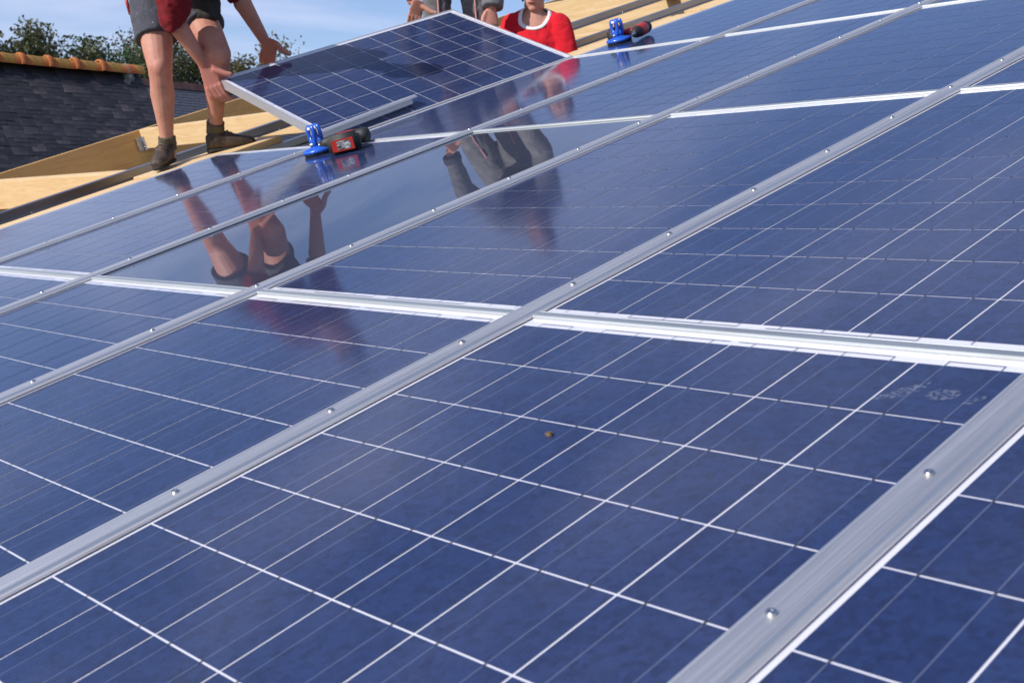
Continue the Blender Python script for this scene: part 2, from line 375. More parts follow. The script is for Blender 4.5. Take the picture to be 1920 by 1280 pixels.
def ribbon_mesh():
    bm = bmesh.new()
    def q(x0, x1, y0, y1, z):
        v = [bm.verts.new(p) for p in ((x0, y0, z), (x1, y0, z), (x1, y1, z), (x0, y1, z))]; bm.faces.new(v)
    for i in range(6):
        for s in (-.039, .039):
            x = U0 + (i + .5) * PU + s
            for j in range(1, 10):
                y = V0 + j * PV; q(x - .0011, x + .0011, y - .0045, y + .0045, .0003)
            q(x - .0006, x + .0006, V0 - .011, V0 + .003, .0003); q(x - .0006, x + .0006, V0 + 10 * PV - .003, V0 + 10 * PV + .011, .0003)
    for a, b in ((1.25, 2.75), (3.1, 4.75)):
        q(U0 + a * PU, U0 + b * PU, V0 - .0125, V0 - .011, .0003)
    for a, b in ((.25, .75), (1.25, 2.95), (3.05, 4.75), (5.25, 5.75)):
        y = V0 + 10 * PV + .011; q(U0 + a * PU, U0 + b * PU, y, y + .0015, .0003)
    return mesh('ribbons', bm, recalc=False)
RIB = ribbon_mesh(); RIB.materials.append(M['tab'])
def panel(label, loc, rot, clear=False, group='solar panels fixed on the roof'):
    t = empty('solar_panel', loc, rot); tag(t, label, 'solar panel', group)
    link('frame', FRAME, None, t)
    if clear:
        g = boxmesh('glass_pane', XA + .003, XB - .003, YA + .003, YB - .003, -.006, 0); link('glass_pane', g, M['clear'], t); return t
    link('backsheet', BACK, None, t)
    for i in range(6):
        for j in range(10):
            link('cell', CELL, None, t, (U0 + (i + .5) * PU, V0 + (j + .5) * PV, 0))
    r = link('ribbons', RIB, None, t); r['kind'] = 'stuff'
    return t
panels = {
 (1, -1): 'blue solar panel cut off in the bottom right corner, right of the wide nearest rail',
 (0, -1): 'large nearest blue solar panel in the foreground with a crumb of mud on it',
 (-1, -1): 'blue solar panel at lower left holding the dark maroon reflection of the man in shorts',
 (-2, -1): 'blue solar panel at the left edge directly below the mirror-like glass panel',
 (-3, -1): 'sliver of pale blue solar panel at the left edge, leftmost below the long white joint',
 (1, 0): 'blue solar panel beyond the right edge, above the long white joint',
 (0, 0): 'dark blue solar panel on the right between the long white joint and the middle joint',
 (-1, 0): 'blue solar panel in the middle of the picture, right of the mirror-like glass panel',
 (-2, 0): 'plain mirror-like glass panel without cells, reflecting bare legs and sky',
 (-3, 0): 'pale solar panel left of the mirror-like glass panel, under the left blue suction cup',
 (-4, 0): 'leftmost pale solar panel beside the boots, at the bare timber edge',
 (-3, 1): 'solar panel along the lower edge of the lifted panel, with a red reflection on it',
 (-2, 1): 'pale blue solar panel between middle and upper joints, crossed by the red shirt reflection',
 (-1, 1): 'pale blue solar panel at upper right between the two uppermost rails and joints',
 (0, 1): 'corner of a blue solar panel at the right edge above the middle joint',
 (-3, 2): 'topmost blue solar panel carrying the red drill beside the bare timber',
 (-2, 2): 'blue solar panel at the top edge, right of the one carrying the red drill',
 (-1, 2): 'thin wedge of solar panel in the top right corner above the upper joint',
}
PAN = {}
for (c, r), lab in panels.items():
    PAN[c, r] = panel(lab, W(c * PB, r * PA), RX, clear=(c, r) == (-2, 0))
HR = _rot((0.0022, 0.388, -0.011)); HP = Vector((-3.150, 1.788, -0.010))
HROT = RX @ HR; HO = RX @ (HP + HR @ Vector((-1.003, -.008, 0)))
held = panel('tilted solar panel being lowered into place by the workers', HO, HROT, group='solar panel in hands')
def HW(a, b, h=0): return HO + HROT @ Vector((a, b, h))        # point on the lifted panel

# ------------------------------------------------------------------ cover rails along the slope, joints across it
RPROF = [(-.024, .0018), (.031, .0018), (.031, .0048), (.0235, .0055), (.0215, .0105), (.013, .0118), (.012, .0108), (.0105, .0108), (.0095, .0118), (-.0135, .0118), (-.0145, .0108), (-.016, .0108), (-.017, .0118), (-.0225, .0112)]
def screw_mesh():
    bm = bmesh.new(); lathe(bm, [(.0062, 0), (.0062, .002), (.0052, .0036), (.0026, .0038), (.0022, .0024)], 12); return mesh('screw', bm, True)
SCREW = screw_mesh(); SCREW.materials.append(M['screw'])
def cover_rail(n, w0, w1, ph, label):
    t = empty('cover_rail', W(n * PB, 0), RX); tag(t, label, 'rail', 'aluminium cover rails running up the roof')
    bm = prof(bmesh.new(), RPROF, w0, w1)
    link('cover_strip', mesh('cover_strip', bm), M['rail'], t)
    k = math.ceil((w0 + .03 - ph) / .305); w = ph + k * .305
    while w < w1 - .02:
        link('screw', SCREW, None, t, (.001 + random.uniform(-.001, .001), w + random.uniform(-.004, .004), .0118)); w += .305
    return t
cover_rail(1, -1.67, 1.66, -.35, 'wide aluminium cover rail in the bottom right corner, nearest to the viewer')
cover_rail(0, -1.67, 3.34, -.778, 'long aluminium cover rail crossing the picture from lower left to the right edge')
cover_rail(-1, -1.67, 5.01, -.602, 'aluminium cover rail along the near side of the mirror-like glass panel')
cover_rail(-2, -1.67, 5.01, -.47, 'aluminium cover rail along the far side of the mirror-like glass panel')
cover_rail(-3, -1.67, 1.69, -.35, 'leftmost aluminium cover rail, ending at the left suction cup')
JPROF = [(-.0155, .0018), (.0130, .0018), (.0130, .0040), (.0080, .0056), (.0072, .0048), (.0052, .0048), (.0045, .0062), (-.0128, .0066), (-.0142, .0058), (-.0155, .0024)]
def joint(k, c0, c1, label):
    t = empty('joint_strip', W(0, k * PA), RX); tag(t, label, 'joint strip', 'white and aluminium joints across the roof')
    for c in range(c0, c1 + 1):
        bm = prof(bmesh.new(), JPROF, c * PB + .0315, (c + 1) * PB - .0245, 'x'); link('strip_segment', mesh('strip_segment', bm), M['strip'], t)
joint(0, -3, 1, 'long white joint strip running across the whole middle of the picture')
joint(1, -3, 0, 'white joint strip running right from the left suction cup to the right edge')
joint(2, -3, -1, 'white joint strip running from the red shirt to the top right corner')

# loose rail lying at the foot of the lifted panel
a, b = W(-3.19, 1.70, .040), W(-3.215, 2.36, .052)
d = (b - a).normalized(); xx = (RX @ Vector((1, 0, 0)) - d * d.x).normalized()
lr = empty('loose_cover_rail', a, Matrix((xx, d, xx.cross(d))).transposed()); tag(lr, 'loose end of aluminium cover rail lying along the lower edge of the lifted panel', 'rail')
ln = (b - a).length
link('cover_strip', mesh('cover_strip', prof(bmesh.new(), RPROF, 0, ln)), M['rail'], lr)
link('web', mesh('web', prof(bmesh.new(), [(-.004, -.026), (.004, -.026), (.004, .0015), (-.004, .0015)], 0, ln - .02)), M['rail'], lr)

# ------------------------------------------------------------------ bare timber and channels
PH = -.09
def timber(name, label, u0, u1, w0, w1, h0, h1, axis, group):
    cu, cw, ch = (u0 + u1) / 2, (w0 + w1) / 2, h0
    me = boxmesh(name, u0 - cu, u1 - cu, w0 - cw, w1 - cw, 0, h1 - h0, bev=.003)
    o = link(name, me, M['wood' + axis], None, W(cu, cw, ch), RX); return tag(o, label, 'beam', group)
timber('purlin', 'pale pine purlin under the boots, reaching in from the left edge', -8.44, 2.2, 1.77, 1.85, PH - .22, PH, 'x', 'pine purlins of the open roof')
timber('purlin', 'pine purlin behind the bare legs with a metal hanger at its left end', -8.44, 2.2, 3.34, 3.42, PH - .17, PH, 'x', 'pine purlins of the open roof')
timber('purlin', 'pine purlin hidden behind the lifted panel under the man in grey', -8.44, 1.2, 5.02, 5.10, PH - .22, PH, 'x', 'pine purlins of the open roof')
timber('purlin', 'pine purlin behind the red shirt, below the topmost one', -8.44, 1.2, 6.70, 6.78, PH - .22, PH, 'x', 'pine purlins of the open roof')
timber('purlin', 'bright topmost pine purlin at the top edge right of the red shirt', -8.44, 1.2, 8.38, 8.46, PH - .22, PH, 'x', 'pine purlins of the open roof')
M['woodv'] = mat_wood('bounce tinted board', 'y')  # verge board pine, warm bounce light from nearby timber painted into its colour
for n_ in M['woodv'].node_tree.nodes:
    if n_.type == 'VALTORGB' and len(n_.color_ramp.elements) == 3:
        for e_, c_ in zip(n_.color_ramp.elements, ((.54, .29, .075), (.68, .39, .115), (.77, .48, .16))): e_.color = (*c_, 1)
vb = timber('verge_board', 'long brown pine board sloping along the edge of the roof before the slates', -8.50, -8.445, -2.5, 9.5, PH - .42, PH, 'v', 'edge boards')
# hanger
hg = empty('joist_hanger', W(-8.44, 3.34, PH - .17), RX); tag(hg, 'grey metal joist hanger where the purlin meets the brown edge board', 'bracket')
bm = bmesh.new(); box(bm, .004, .05, -.005, -.001, -.01, .11); box(bm, .004, .009, -.06, -.006, -.01, .11); link('flange', mesh('flange', bm), M['bracket'], hg)
bm = bmesh.new(); box(bm, .01, .05, -.005, .085, -.014, -.0105); link('seat_plate', mesh('seat_plate', bm), M['bracket'], hg)
for i in range(4):
    link('nail', SCREW, None, hg, (.03, -.005, .015 + .025 * i), Matrix.Rotation(R(90), 3, 'X'))
# bolt head on the edge board seen by the knee
bo = bmesh.new(); lathe(bo, [(.03, 0), (.03, .004), (.016, .005), (.016, .016), (.012, .019)], 12)
tag(link('bolt', mesh('bolt', bo), M['screw'], None, W(-8.444, 4.62, PH - .10), RX @ Matrix.Rotation(R(90), 3, 'Y')), 'round steel bolt head in the brown edge board behind the knees', 'bolt')
HAT = [(-.055, 0), (-.022, 0), (-.022, .036), (.022, .036), (.022, 0), (.055, 0), (.055, .003), (.0255, .003), (.0255, .040), (-.0255, .040), (-.0255, .003), (-.055, .003)]
def channel(u, w0, w1, h, sc_, label):
    t = empty('mounting_channel', W(u, 0, h), RX); tag(t, label, 'mounting rail', 'galvanised mounting channels on the timber')
    link('channel', mesh('channel', prof(bmesh.new(), [(x * sc_, z * sc_) for x, z in HAT], w0, w1)), M['steel'], t)
    w = math.ceil(w0 / .84) * .84 + .12
    while w < w1:
        link('fixing_screw', SCREW, None, t, (.04 * sc_, w, .003 * sc_)); w += .84
    return t
channel(-5.06, -1.6, 9.0, PH + .0005, 1.35, 'dark galvanised channel on bare timber, farther of two, behind the boots')
channel(-4.02, 1.70, 9.0, PH + .0005, 1.1, 'dark galvanised channel beside the red shirt, nearer of two on the timber')
for u0, u1, w0, w1, lab in [(-4.30, -4.06, .46, 1.255, 'pine batten along the left panel edge, short of the boots'), (-4.42, -4.06, 1.325, 2.06, 'pine batten under the boots beside the left panel edge'),
        (-3.33, -3.06, 3.46, 3.98, 'short pine batten left of the far suction cup'), (-3.33, -3.06, 4.10, 4.62, 'pine batten behind the red drill'), (-3.33, -3.06, 4.74, 6.2, 'pine batten reaching the top edge right of the red drill')]:
    o = timber('pine_batten', lab, u0, u1, w0, w1, PH + .001, -.012, 'y', 'pine battens along the panel edges'); o['category'] = 'batten'
# loft below
tag(link('loft_ceiling', boxmesh('loft_ceiling', -8.43, 2.2, -1.7, 3.0, -.02, 0), M['timberdark'], None, W(0, 0, -.46), RX), kind='structure')
FLOOR = -.085
tag(link('loft_floor', boxmesh('loft_floor', -8.43, 2.2, 2.9, 9, FLOOR - .05, FLOOR), M['timberdark']), kind='structure')
hs = empty('house_under_roof', (0, 0, -4.2)); tag(hs, 'block walls of the house below the solar roof', 'house')
for nm, a in (('wall', (-8.44, -8.20, 1.2, 8.9, 0, 4.05)), ('wall', (-8.44, 2.2, -1.5, -1.25, 0, 3.0)), ('wall', (1.96, 2.2, -1.2, 8.9, 0, 3.0))):
    link(nm, boxmesh('wall', *a), M['brick'], hs)

# ------------------------------------------------------------------ ground, neighbours
def ground():
    bm = bmesh.new(); n = 60; g = []
    for i in range(n + 1):
        row = []
        for j in range(n + 1):
            f = lambda t: math.copysign(abs(t) ** 2.2, t) * 1500
            x, y = f(i / n * 2 - 1), f(j / n * 2 - 1); row.append(bm.verts.new((x, y, -4.2 - .02 + noise.noise(Vector((x * .02, y * .02, 0))) * .01)))
        g.append(row)
    for i in range(n):
        for j in range(n): bm.faces.new((g[i][j], g[i + 1][j], g[i + 1][j + 1], g[i][j + 1]))
    return mesh('ground', bm, True)
tag(link('ground', ground(), M['grass']), kind='structure')

RZ, RXX, RY1, SLA = 2.235, -14.86, 6.28, R(44)
def slate_house():
    t = empty('slate_roofed_house', (RXX, 0, -4.2)); tag(t, 'house with dark slate roof and orange ridge tiles behind the man in shorts', 'house')
    z0 = RZ + 4.2; y0, y1 = -4.5, RY1; run = 4.4
    dz = run * math.tan(SLA)
    # gable walls and long walls
    bm = bmesh.new(); prof(bm, [(-run + .3, 0), (run - .3, 0), (run - .3, z0 - dz + .1), (0, z0 - .25), (-run + .3, z0 - dz + .1)], y0 + .2, y1 - .15); link('wall', mesh('wall', bm), M['render'], t)
    # roof deck
    bm = bmesh.new(); prof(bm, [(0, z0 - .03), (run, z0 - dz - .03), (run, z0 - dz - .12), (0, z0 - .12), (-run, z0 - dz - .12), (-run, z0 - dz - .03)], y0, y1 - .01)
    roof = link('roof', mesh('roof', bm), M['slate'], t)
    rs = Matrix.Rotation(SLA, 3, 'Y')
    # slates: individual ones where the photograph shows them
    var = []
    for k in range(6):
        rr = random.Random(k); bm = bmesh.new(); box(bm, 0, .24, -.087, .087, 0, .007)
        for v in bm.verts:
            v.co += Vector((rr.uniform(-.006, .006), rr.uniform(-.002, .002), rr.uniform(-.0015, .003)))
        me = mesh('slate', bm); me.materials.append(M['slate']); var.append(me)
    rest = bmesh.new(); cnt = 0
    rows = int(run / math.cos(SLA) / .082)
    spots = []
    for r_ in range(rows):
        s = .10 + r_ * .082
        y = y1 - .115 - (.088 if r_ % 2 else 0)
        while y > y0:
            spots.append((s, y)); y -= .178
    def vis(sy):
        s, y = sy; return (y < 3.9) * 100 + s * 1.0 + (6.3 - y) * .15
    spots.sort(key=vis)
    for k, (s, y) in enumerate(spots):
        d = RX.to_3x3() if False else rs
        p = Vector((0, y, z0 + .0)) + rs @ Vector((s - .17, 0, .012 + random.uniform(-.001, .003)))
        rot = rs @ Matrix.Rotation(R(-1.6 + random.uniform(-.5, .4)), 3, 'Y') @ Matrix.Rotation(R(random.uniform(-.7, .7)), 3, 'Z')
        p.z -= .0
        if k < 300: link('slate', random.choice(var), None, roof, p, rot)
        else:
            b2 = bmesh.new(); box(b2, 0, .24, -.087, .087, 0, .007)
            for v in b2.verts: v.co = p + rot @ v.co
            tmp = bpy.data.meshes.new('t'); b2.to_mesh(tmp); b2.free(); rest.from_mesh(tmp); bpy.data.meshes.remove(tmp)
    o = link('slates', mesh('slates', rest), M['slate'], roof); o['kind'] = 'stuff'
    # ridge tiles with collars
    def tile(short=False, collar=True):
        bm = bmesh.new(); seg = 12; ln = .40 if not short else .24
        def arc(r, y): return [Vector((r * math.cos(math.pi * (.02 + .96 * i / seg)), y, r * math.sin(math.pi * (.02 + .96 * i / seg)))) for i in range(seg + 1)]
        stn = [(.178, 0), (.183, .03), (.176, .066), (.157, .074), (.148, ln)] if collar else [(.156, 0), (.148, ln)]
        rings = [[bm.verts.new(p) for p in arc(r, y)] for r, y in stn]; inn = [[bm.verts.new(p) for p in arc(r - .018, y)] for r, y in stn]
        for A in (rings, inn):
            for a, b in zip(A, A[1:]):
                for i in range(seg): bm.faces.new((a[i], a[i + 1], b[i + 1], b[i]))
        for k in (0, -1):
            for i in range(seg): bm.faces.new((rings[k][i], rings[k][i + 1], inn[k][i + 1], inn[k][i]))
        for k in (0, seg):
            for i in range(len(stn) - 1): bm.faces.new((rings[i][k], rings[i + 1][k], inn[i + 1][k], inn[i][k]))
        me = mesh('ridge_tile', bm, False); me.materials.append(M['terra']); return me
    T1, T2 = tile(), tile(True, False)
    link('ridge_tile', T2, None, t, (0, RY1 - .24, z0 + .02))
    bm = bmesh.new(); sphere(bm, (0, 0, .0), (.15, .045, .15)); sphere(bm, (.09, .03, -.07), (.08, .07, .08)); sphere(bm, (.14, -.03, -.14), (.05, .05, .05))
    for v in bm.verts: v.co += Vector((noise.noise(v.co * 30), noise.noise(v.co * 30 + Vector((5, 0, 0))), noise.noise(v.co * 30 + Vector((9, 0, 0))))) * .012
    link('mortar', mesh('mortar', bm, True), M['mortar'], t, (0, RY1 - .25, z0 + .03))
    y = RY1 - .25 - .40
    while y > y0:
        link('ridge_tile', T1, None, t, (random.uniform(-.004, .004), y, z0 + .02 + random.uniform(-.004, .006)), Matrix.Rotation(R(random.uniform(-.8, .8)), 3, 'X')); y -= .372
    return t
slate_house()

def far_house(loc, rz, ln, run, ht, rise, lab):
    t = empty('far_house', loc, Matrix.Rotation(rz, 3, 'Z')); tag(t, lab, 'house')
    bm = bmesh.new(); prof(bm, [(-run + .3, 0), (run - .3, 0), (run - .3, ht), (0, ht + rise - .3), (-run + .3, ht)], -ln / 2 + .2, ln / 2 - .2); link('wall', mesh('wall', bm), M['render'], t)
    bm = bmesh.new(); prof(bm, [(0, ht + rise), (run, ht), (run, ht - .12), (0, ht + rise - .12), (-run, ht - .12), (-run, ht)], -ln / 2, ln / 2); rf = link('roof', mesh('roof', bm), M['slate2'], t)
    bm = bmesh.new(); a = math.atan2(rise, run); sl_ = math.hypot(rise, run); k = int(sl_ / .12); rm = Matrix.Rotation(a, 3, 'Y')
    for i in range(k):
        b0 = Vector((0, 0, ht + rise)) + rm @ Vector((i * .12, 0, .004)); b1 = Vector((0, 0, ht + rise)) + rm @ Vector((i * .12 + .14, 0, .016))
        n = int(ln / .24)
        for j in range(n):
            y0 = -ln / 2 + j * .24 + (.12 if i % 2 else 0); y1 = y0 + .232; zz = random.uniform(0, .004)
            v = [bm.verts.new((b0.x, y0, b0.z + zz)), bm.verts.new((b0.x, y1, b0.z + zz)), bm.verts.new((b1.x, y1, b1.z + zz)), bm.verts.new((b1.x, y0, b1.z + zz))]; bm.faces.new(v)
    o = link('slates', mesh('slates', bm, recalc=False), M['slate2'], rf); o['kind'] = 'stuff'
    bm = bmesh.new(); prof(bm, [(-.16, ht + rise - .08), (-.08, ht + rise + .1), (.08, ht + rise + .1), (.16, ht + rise - .08)], -ln / 2, ln / 2); link('ridge_cap', mesh('ridge_cap', bm), M['ridge2'], t)
    return t
M['slate2'] = simple('blue grey slate', (.085, .09, .11), .55, 0, .25, 14, .3); M['ridge2'] = simple('dull clay ridge', (.16, .075, .06), .85, 0, .3, 6)
_p = at(350, 166, 30.0)
far_house((_p.x, _p.y + 2.2, -4.2), R(6), 16, 4.5, _p.z + 4.2 - 3.6, 3.6, 'distant house with blue-grey slate roof seen between the bare legs')

def tree(label, base, hgt, rad, leaf, nleaf, size, seed, cz=.62, open_=0.0, trunk=.16):
    rr = random.Random(seed); t = empty('tree', base); tag(t, label, 'tree', 'trees behind the slate roof')
    bm = bmesh.new(); top = Vector((rr.uniform(-.3, .3), rr.uniform(-.3, .3), hgt * .82))
    limb(bm, [(Vector((0, 0, 0)), trunk * 1.3), (Vector((.05, 0, hgt * .25)), trunk), (top * .6, trunk * .7), (top, trunk * .2)], 8, (False, False))
    tips = []
    for i in range(16):
        a = rr.uniform(0, 6.28); z = hgt * rr.uniform(.28, .85); p0 = Vector((top.x * z / hgt, top.y * z / hgt, z)); l = rad * rr.uniform(.55, .95) * (1.15 - abs(z / hgt - .55))
        p2 = p0 + Vector((math.cos(a) * l, math.sin(a) * l, l * rr.uniform(.25, .8))); p1 = lerp(p0, p2, .5) + Vector((0, 0, .1 * l))
        limb(bm, [(p0, trunk * .4), (p1, trunk * .26), (p2, trunk * .08)], 6, (False, False)); tips += [p1, p2]
        for k in range(3):
            q = p2 + Vector((rr.gauss(0, 1), rr.gauss(0, 1), rr.gauss(.3, 1))) * rad * .22; limb(bm, [(p1, trunk * .12), (q, trunk * .04)], 4, (False, False)); tips.append(q)
    link('trunk', mesh('trunk', bm, True), M['bark'], t)
    rng = np.random.default_rng(seed); V = []; F = []
    cl = [np.array(p) for p in tips] + [np.array((rng.normal() * rad * .45, rng.normal() * rad * .45, hgt * cz + rng.normal() * hgt * .14)) for _ in range(int(44 * (1 - open_)))]
    per = nleaf // len(cl)
    for c in cl:
        s = rad * rng.uniform(.14, .30)
        P = c + np.clip(rng.normal(size=(per, 3)), -1.7, 1.7) * s * np.array((1, 1, .75))
        A = rng.normal(size=(per, 3)); A /= np.linalg.norm(A, axis=1)[:, None]; B = np.cross(A, rng.normal(size=(per, 3))); B /= np.linalg.norm(B, axis=1)[:, None]
        sz = size * rng.uniform(.6, 1.3, (per, 1))
        for p, a, b, z in zip(P, A, B, sz):
            k = len(V); V += [p - a * z, p + b * z * .55, p + a * z, p - b * z * .55]; F.append((k, k + 1, k + 2, k + 3))
    V = np.array(V); zt = np.percentile(V[:, 2], 99.3); V[:, 2] *= hgt / zt
    me = bpy.data.meshes.new('crown'); me.from_pydata([tuple(v) for v in V], [], F); link('crown', me, leaf, t)
    return t
def tree_at(label, x, ytop, d, rad, leaf, n, size, seed, **k):
    p = at(x, ytop, d); return tree(label, (p.x, p.y, -4.22), (p.z + 4.22), rad, leaf, n, size, seed, **k)
tree_at('olive tree cut by the left edge above the orange ridge', -12, 82, 34, 1.3, M['leafA'], 33800, 0.068, 3)
tree_at('broad olive tree above the orange ridge tiles near the left edge', 36, 74, 36, 1.35, M['leafA'], 39000, 0.068, 4)
tree_at('rounded olive tree right of the broad one above the ridge tiles', 95, 84, 35, 1.15, M['leafA'], 39000, 0.068, 5)
tree_at('small bright green tree top showing over the middle of the orange ridge', 182, 92, 38, 1.2, M['leafB'], 20800, 0.072, 6)
tree_at('low dark tree between the slate roof and the straight bare leg', 266, 122, 40, 1.2, M['leafA'], 18200, 0.068, 16)
tree_at('large dark olive tree standing behind the bare legs', 345, 78, 42, 1.9, M['leafA'], 62400, 0.072, 7, cz=.6)
tree_at('bushy autumn tree behind the forearm of the man in shorts', 400, 104, 44, 1.8, M['leafC'], 39000, 0.072, 8)
tree_at('thin open-crowned tree right of the bent knee, against the cloud', 478, 70, 40, 1.0, M['leafC'], 3200, .065, 9, open_=.9, trunk=.10)
tree_at('low tree behind the lifted panel corner, right of the bent knee', 445, 118, 43, 1.4, M['leafA'], 26000, 0.068, 10)

# ------------------------------------------------------------------ people
def hand(bm, wrist, palm_c, palm_n, fdir, spread, curl, thumb, s=1.0):
    """palm and five fingers; fdir fingers point, palm_n out of the back of the hand, spread across the knuckles (towards the thumb)"""
    fdir = fdir.normalized(); spread = (spread - fdir * spread.dot(fdir)).normalized(); n = palm_n.normalized()
    k0 = palm_c - fdir * .045 * s; k1 = palm_c + fdir * .045 * s
    loft(bm, [(lerp(wrist, k0, .0), spread * .026 * s, n * .020 * s), (k0, spread * .034 * s, n * .019 * s), (palm_c, spread * .041 * s, n * .016 * s), (k1, spread * .041 * s, n * .013 * s)], 14)
    for i, (o, l) in enumerate(((.031, .078), (.0105, .086), (-.0105, .080), (-.031, .062))):
        p = k1 + spread * o * s - fdir * .006; r = (.0098, .0100, .0095, .0085)[i] * s; ang = 0; pts = [(p, r)]
        for j, fr in enumerate((.44, .32, .24)):
            ang += curl[j] * (1 + .06 * (i - 1)); dd = fdir * math.cos(ang) - n * math.sin(ang)
            p = p + dd * l * s * fr * 1.05; pts.append((p, r * (.94, .86, .74)[j]))
        limb(bm, pts, 10)
    p = palm_c - fdir * .03 * s + spread * .03 * s; pts = [(p, .014 * s)]
    for j, (td, l) in enumerate(zip(thumb, (.032, .025, .020))):
        p = p + td.normalized() * l * s; pts.append((p, (.0150, .0140, .0115)[j] * s))
    limb(bm, pts, 10)
def leg(bm, hip, knee, ank, s=1.0, fwd_=Vector((0, -1, 0))):
    a = (knee - hip); b = (ank - knee); back = -fwd_
    limb(bm, [(hip, .088 * s), (lerp(hip, knee, .35), .085 * s), (lerp(hip, knee, .75), .069 * s), (knee, .056 * s), (lerp(knee, ank, .16), .052 * s), (lerp(knee, ank, .34) + back * .014, .056 * s), (lerp(knee, ank, .6) + back * .008, .044 * s), (lerp(knee, ank, .85), .033 * s), (ank, .034 * s)])
    sphere(bm, knee + fwd_ * .018, (.043 * s, .043 * s, .05 * s))
    sphere(bm, lerp(knee, ank, .30) + back * .030, (.050 * s, .050 * s, .10 * s))
def arm(bm, sh, el, wr, s=1.0):
    limb(bm, [(sh, .056 * s), (lerp(sh, el, .45), .050 * s), (el, .040 * s), (lerp(el, wr, .25), .044 * s), (lerp(el, wr, .6), .036 * s), (wr, .027 * s)])
    sphere(bm, lerp(el, wr, .22), (.046 * s, .046 * s, .046 * s))
def head(bm, c, face, up, s=1.0):
    """c = centre of the skull; face = facing direction"""
    up = up.normalized(); face = (face - up * face.dot(up)).normalized(); side = up.cross(face)
    Q = Matrix((side, face, up)).transposed()
    sphere(bm, c + up * .02 * s - face * .008, (.076 * s, .094 * s, .092 * s), Q)
    sphere(bm, c - up * .045 * s + face * .022 * s, (.060 * s, .070 * s, .075 * s), Q)
    sphere(bm, c - up * .098 * s + face * .058 * s, (.028 * s, .024 * s, .020 * s), Q)
    for k in (-1, 1):
        sphere(bm, c - up * .075 * s + face * .02 * s + side * .045 * k * s, (.018 * s, .042 * s, .026 * s), Q)
        sphere(bm, c - up * .022 * s + face * .066 * s + side * .038 * k * s, (.022 * s, .018 * s, .018 * s), Q)
        sphere(bm, c - up * .015 * s - face * .010 * s + side * .079 * k * s, (.009 * s, .020 * s, .032 * s), Q)
        sphere(bm, c - up * .043 * s + face * .093 * s + side * .013 * k * s, (.010 * s, .010 * s, .009 * s), Q)
    sphere(bm, c + up * .022 * s + face * .078 * s, (.055 * s, .016 * s, .012 * s), Q)
    limb(bm, [(c + up * .012 * s + face * .086 * s, .010 * s), (c - up * .040 * s + face * .108 * s, .0135 * s)], 10)
    sphere(bm, c - up * .062 * s + face * .085 * s, (.030 * s, .014 * s, .010 * s), Q)
    return Q
def face_parts(c, Q, par, hair_mat, s=1.0, hair=True):
    side, face, up = Q.col[0], Q.col[1], Q.col[2]; inv = par.matrix_world.inverted()
    def add(nm, bm, mat):
        me = mesh(nm, bm, True); me.transform(inv); link(nm, me, mat, par)
    bm = bmesh.new(); loft(bm, [(c - up * .0655 * s + face * (.090 + .0085 * math.cos(t)) * s + side * .026 * math.sin(t) * s, up * .0045 * max(.15, math.cos(t)) * s, face * .004 * s) for t in [(-1.4 + i * .28) for i in range(11)]], 8); add('mouth', bm, M['lip'])
    for k in (-1, 1):
        bm = bmesh.new(); sphere(bm, c + up * .004 * s + face * .080 * s + side * .032 * k * s, .012 * s); add('eye', bm, M['eye'])
        bm = bmesh.new(); sphere(bm, c + up * .004 * s + face * .0885 * s + side * .032 * k * s, .0055 * s); add('pupil', bm, M['dark'])
    if hair:
        bm = bmesh.new(); sphere(bm, c + up * .034 * s - face * .018 * s, (.083 * s, .096 * s, .088 * s), Q)
        for v in bm.verts: v.co += (v.co - c).normalized() * noise.noise(v.co * 45) * .006
        add('hair', bm, hair_mat)
def boot(par, heel, toe, up, ank, mat_b):
    """leather boot: sole, upper, laces; heel/toe are sole-level points"""
    d = (toe - heel); ln = d.length; d.normalize(); up = (up - d * up.dot(d)).normalized(); sd = d.cross(up)
    bm = bmesh.new()
    P = lambda a, z: heel + d * a * ln + up * z
    loft(bm, [(P(-.02, .055), sd * .026, up * .040), (P(.10, .062), sd * .038, up * .052), (P(.30, .066), sd * .041, up * .055), (P(.48, .058), sd * .044, up * .047), (P(.70, .044), sd * .050, up * .033), (P(.90, .038), sd * .042, up * .027), (P(.99, .034), sd * .022, up * .018)], 18)
    limb(bm, [(P(.20, .06), .043), (lerp(P(.20, .06), ank, .75), .043)], ends=(True, False)); 
    o = blob('boot', bm, .007, mat_b, par, 5, .003, 25)
    bm = bmesh.new()
    loft(bm, [(P(-.035, .014), sd * .022, up * .013), (P(.06, .014), sd * .036, up * .014), (P(.3, .014), sd * .035, up * .014), (P(.5, .014), sd * .040, up * .014), (P(.72, .014), sd * .050, up * .014), (P(.93, .015), sd * .040, up * .013), (P(1.02, .018), sd * .018, up * .009)], 14)
    so_ = blob('sole', bm, .006, M['sole'], par, 3)
    bm = bmesh.new()
    for k in range(5):
        a = .34 + k * .075; z = .118 - k * .012
        limb(bm, [(P(a, z - .014) - sd * .030, .0042), (P(a + .03, z + .003), .005), (P(a + .005, z - .012) + sd * .030, .0042)], 6)
    me = mesh('laces', bm, True); me.transform(par.matrix_world.inverted()); link('laces', me, M['lace'], par)
def cloth(name, bm, mat, par, vox=.010, sm=5, wr=.004, ws=10): return blob(name, bm, vox, mat, par, sm, wr, ws)
UP = Vector((0, 0, 1)); RN = RX @ UP
VIEW = -fwd                     # from the roof back to the photographer

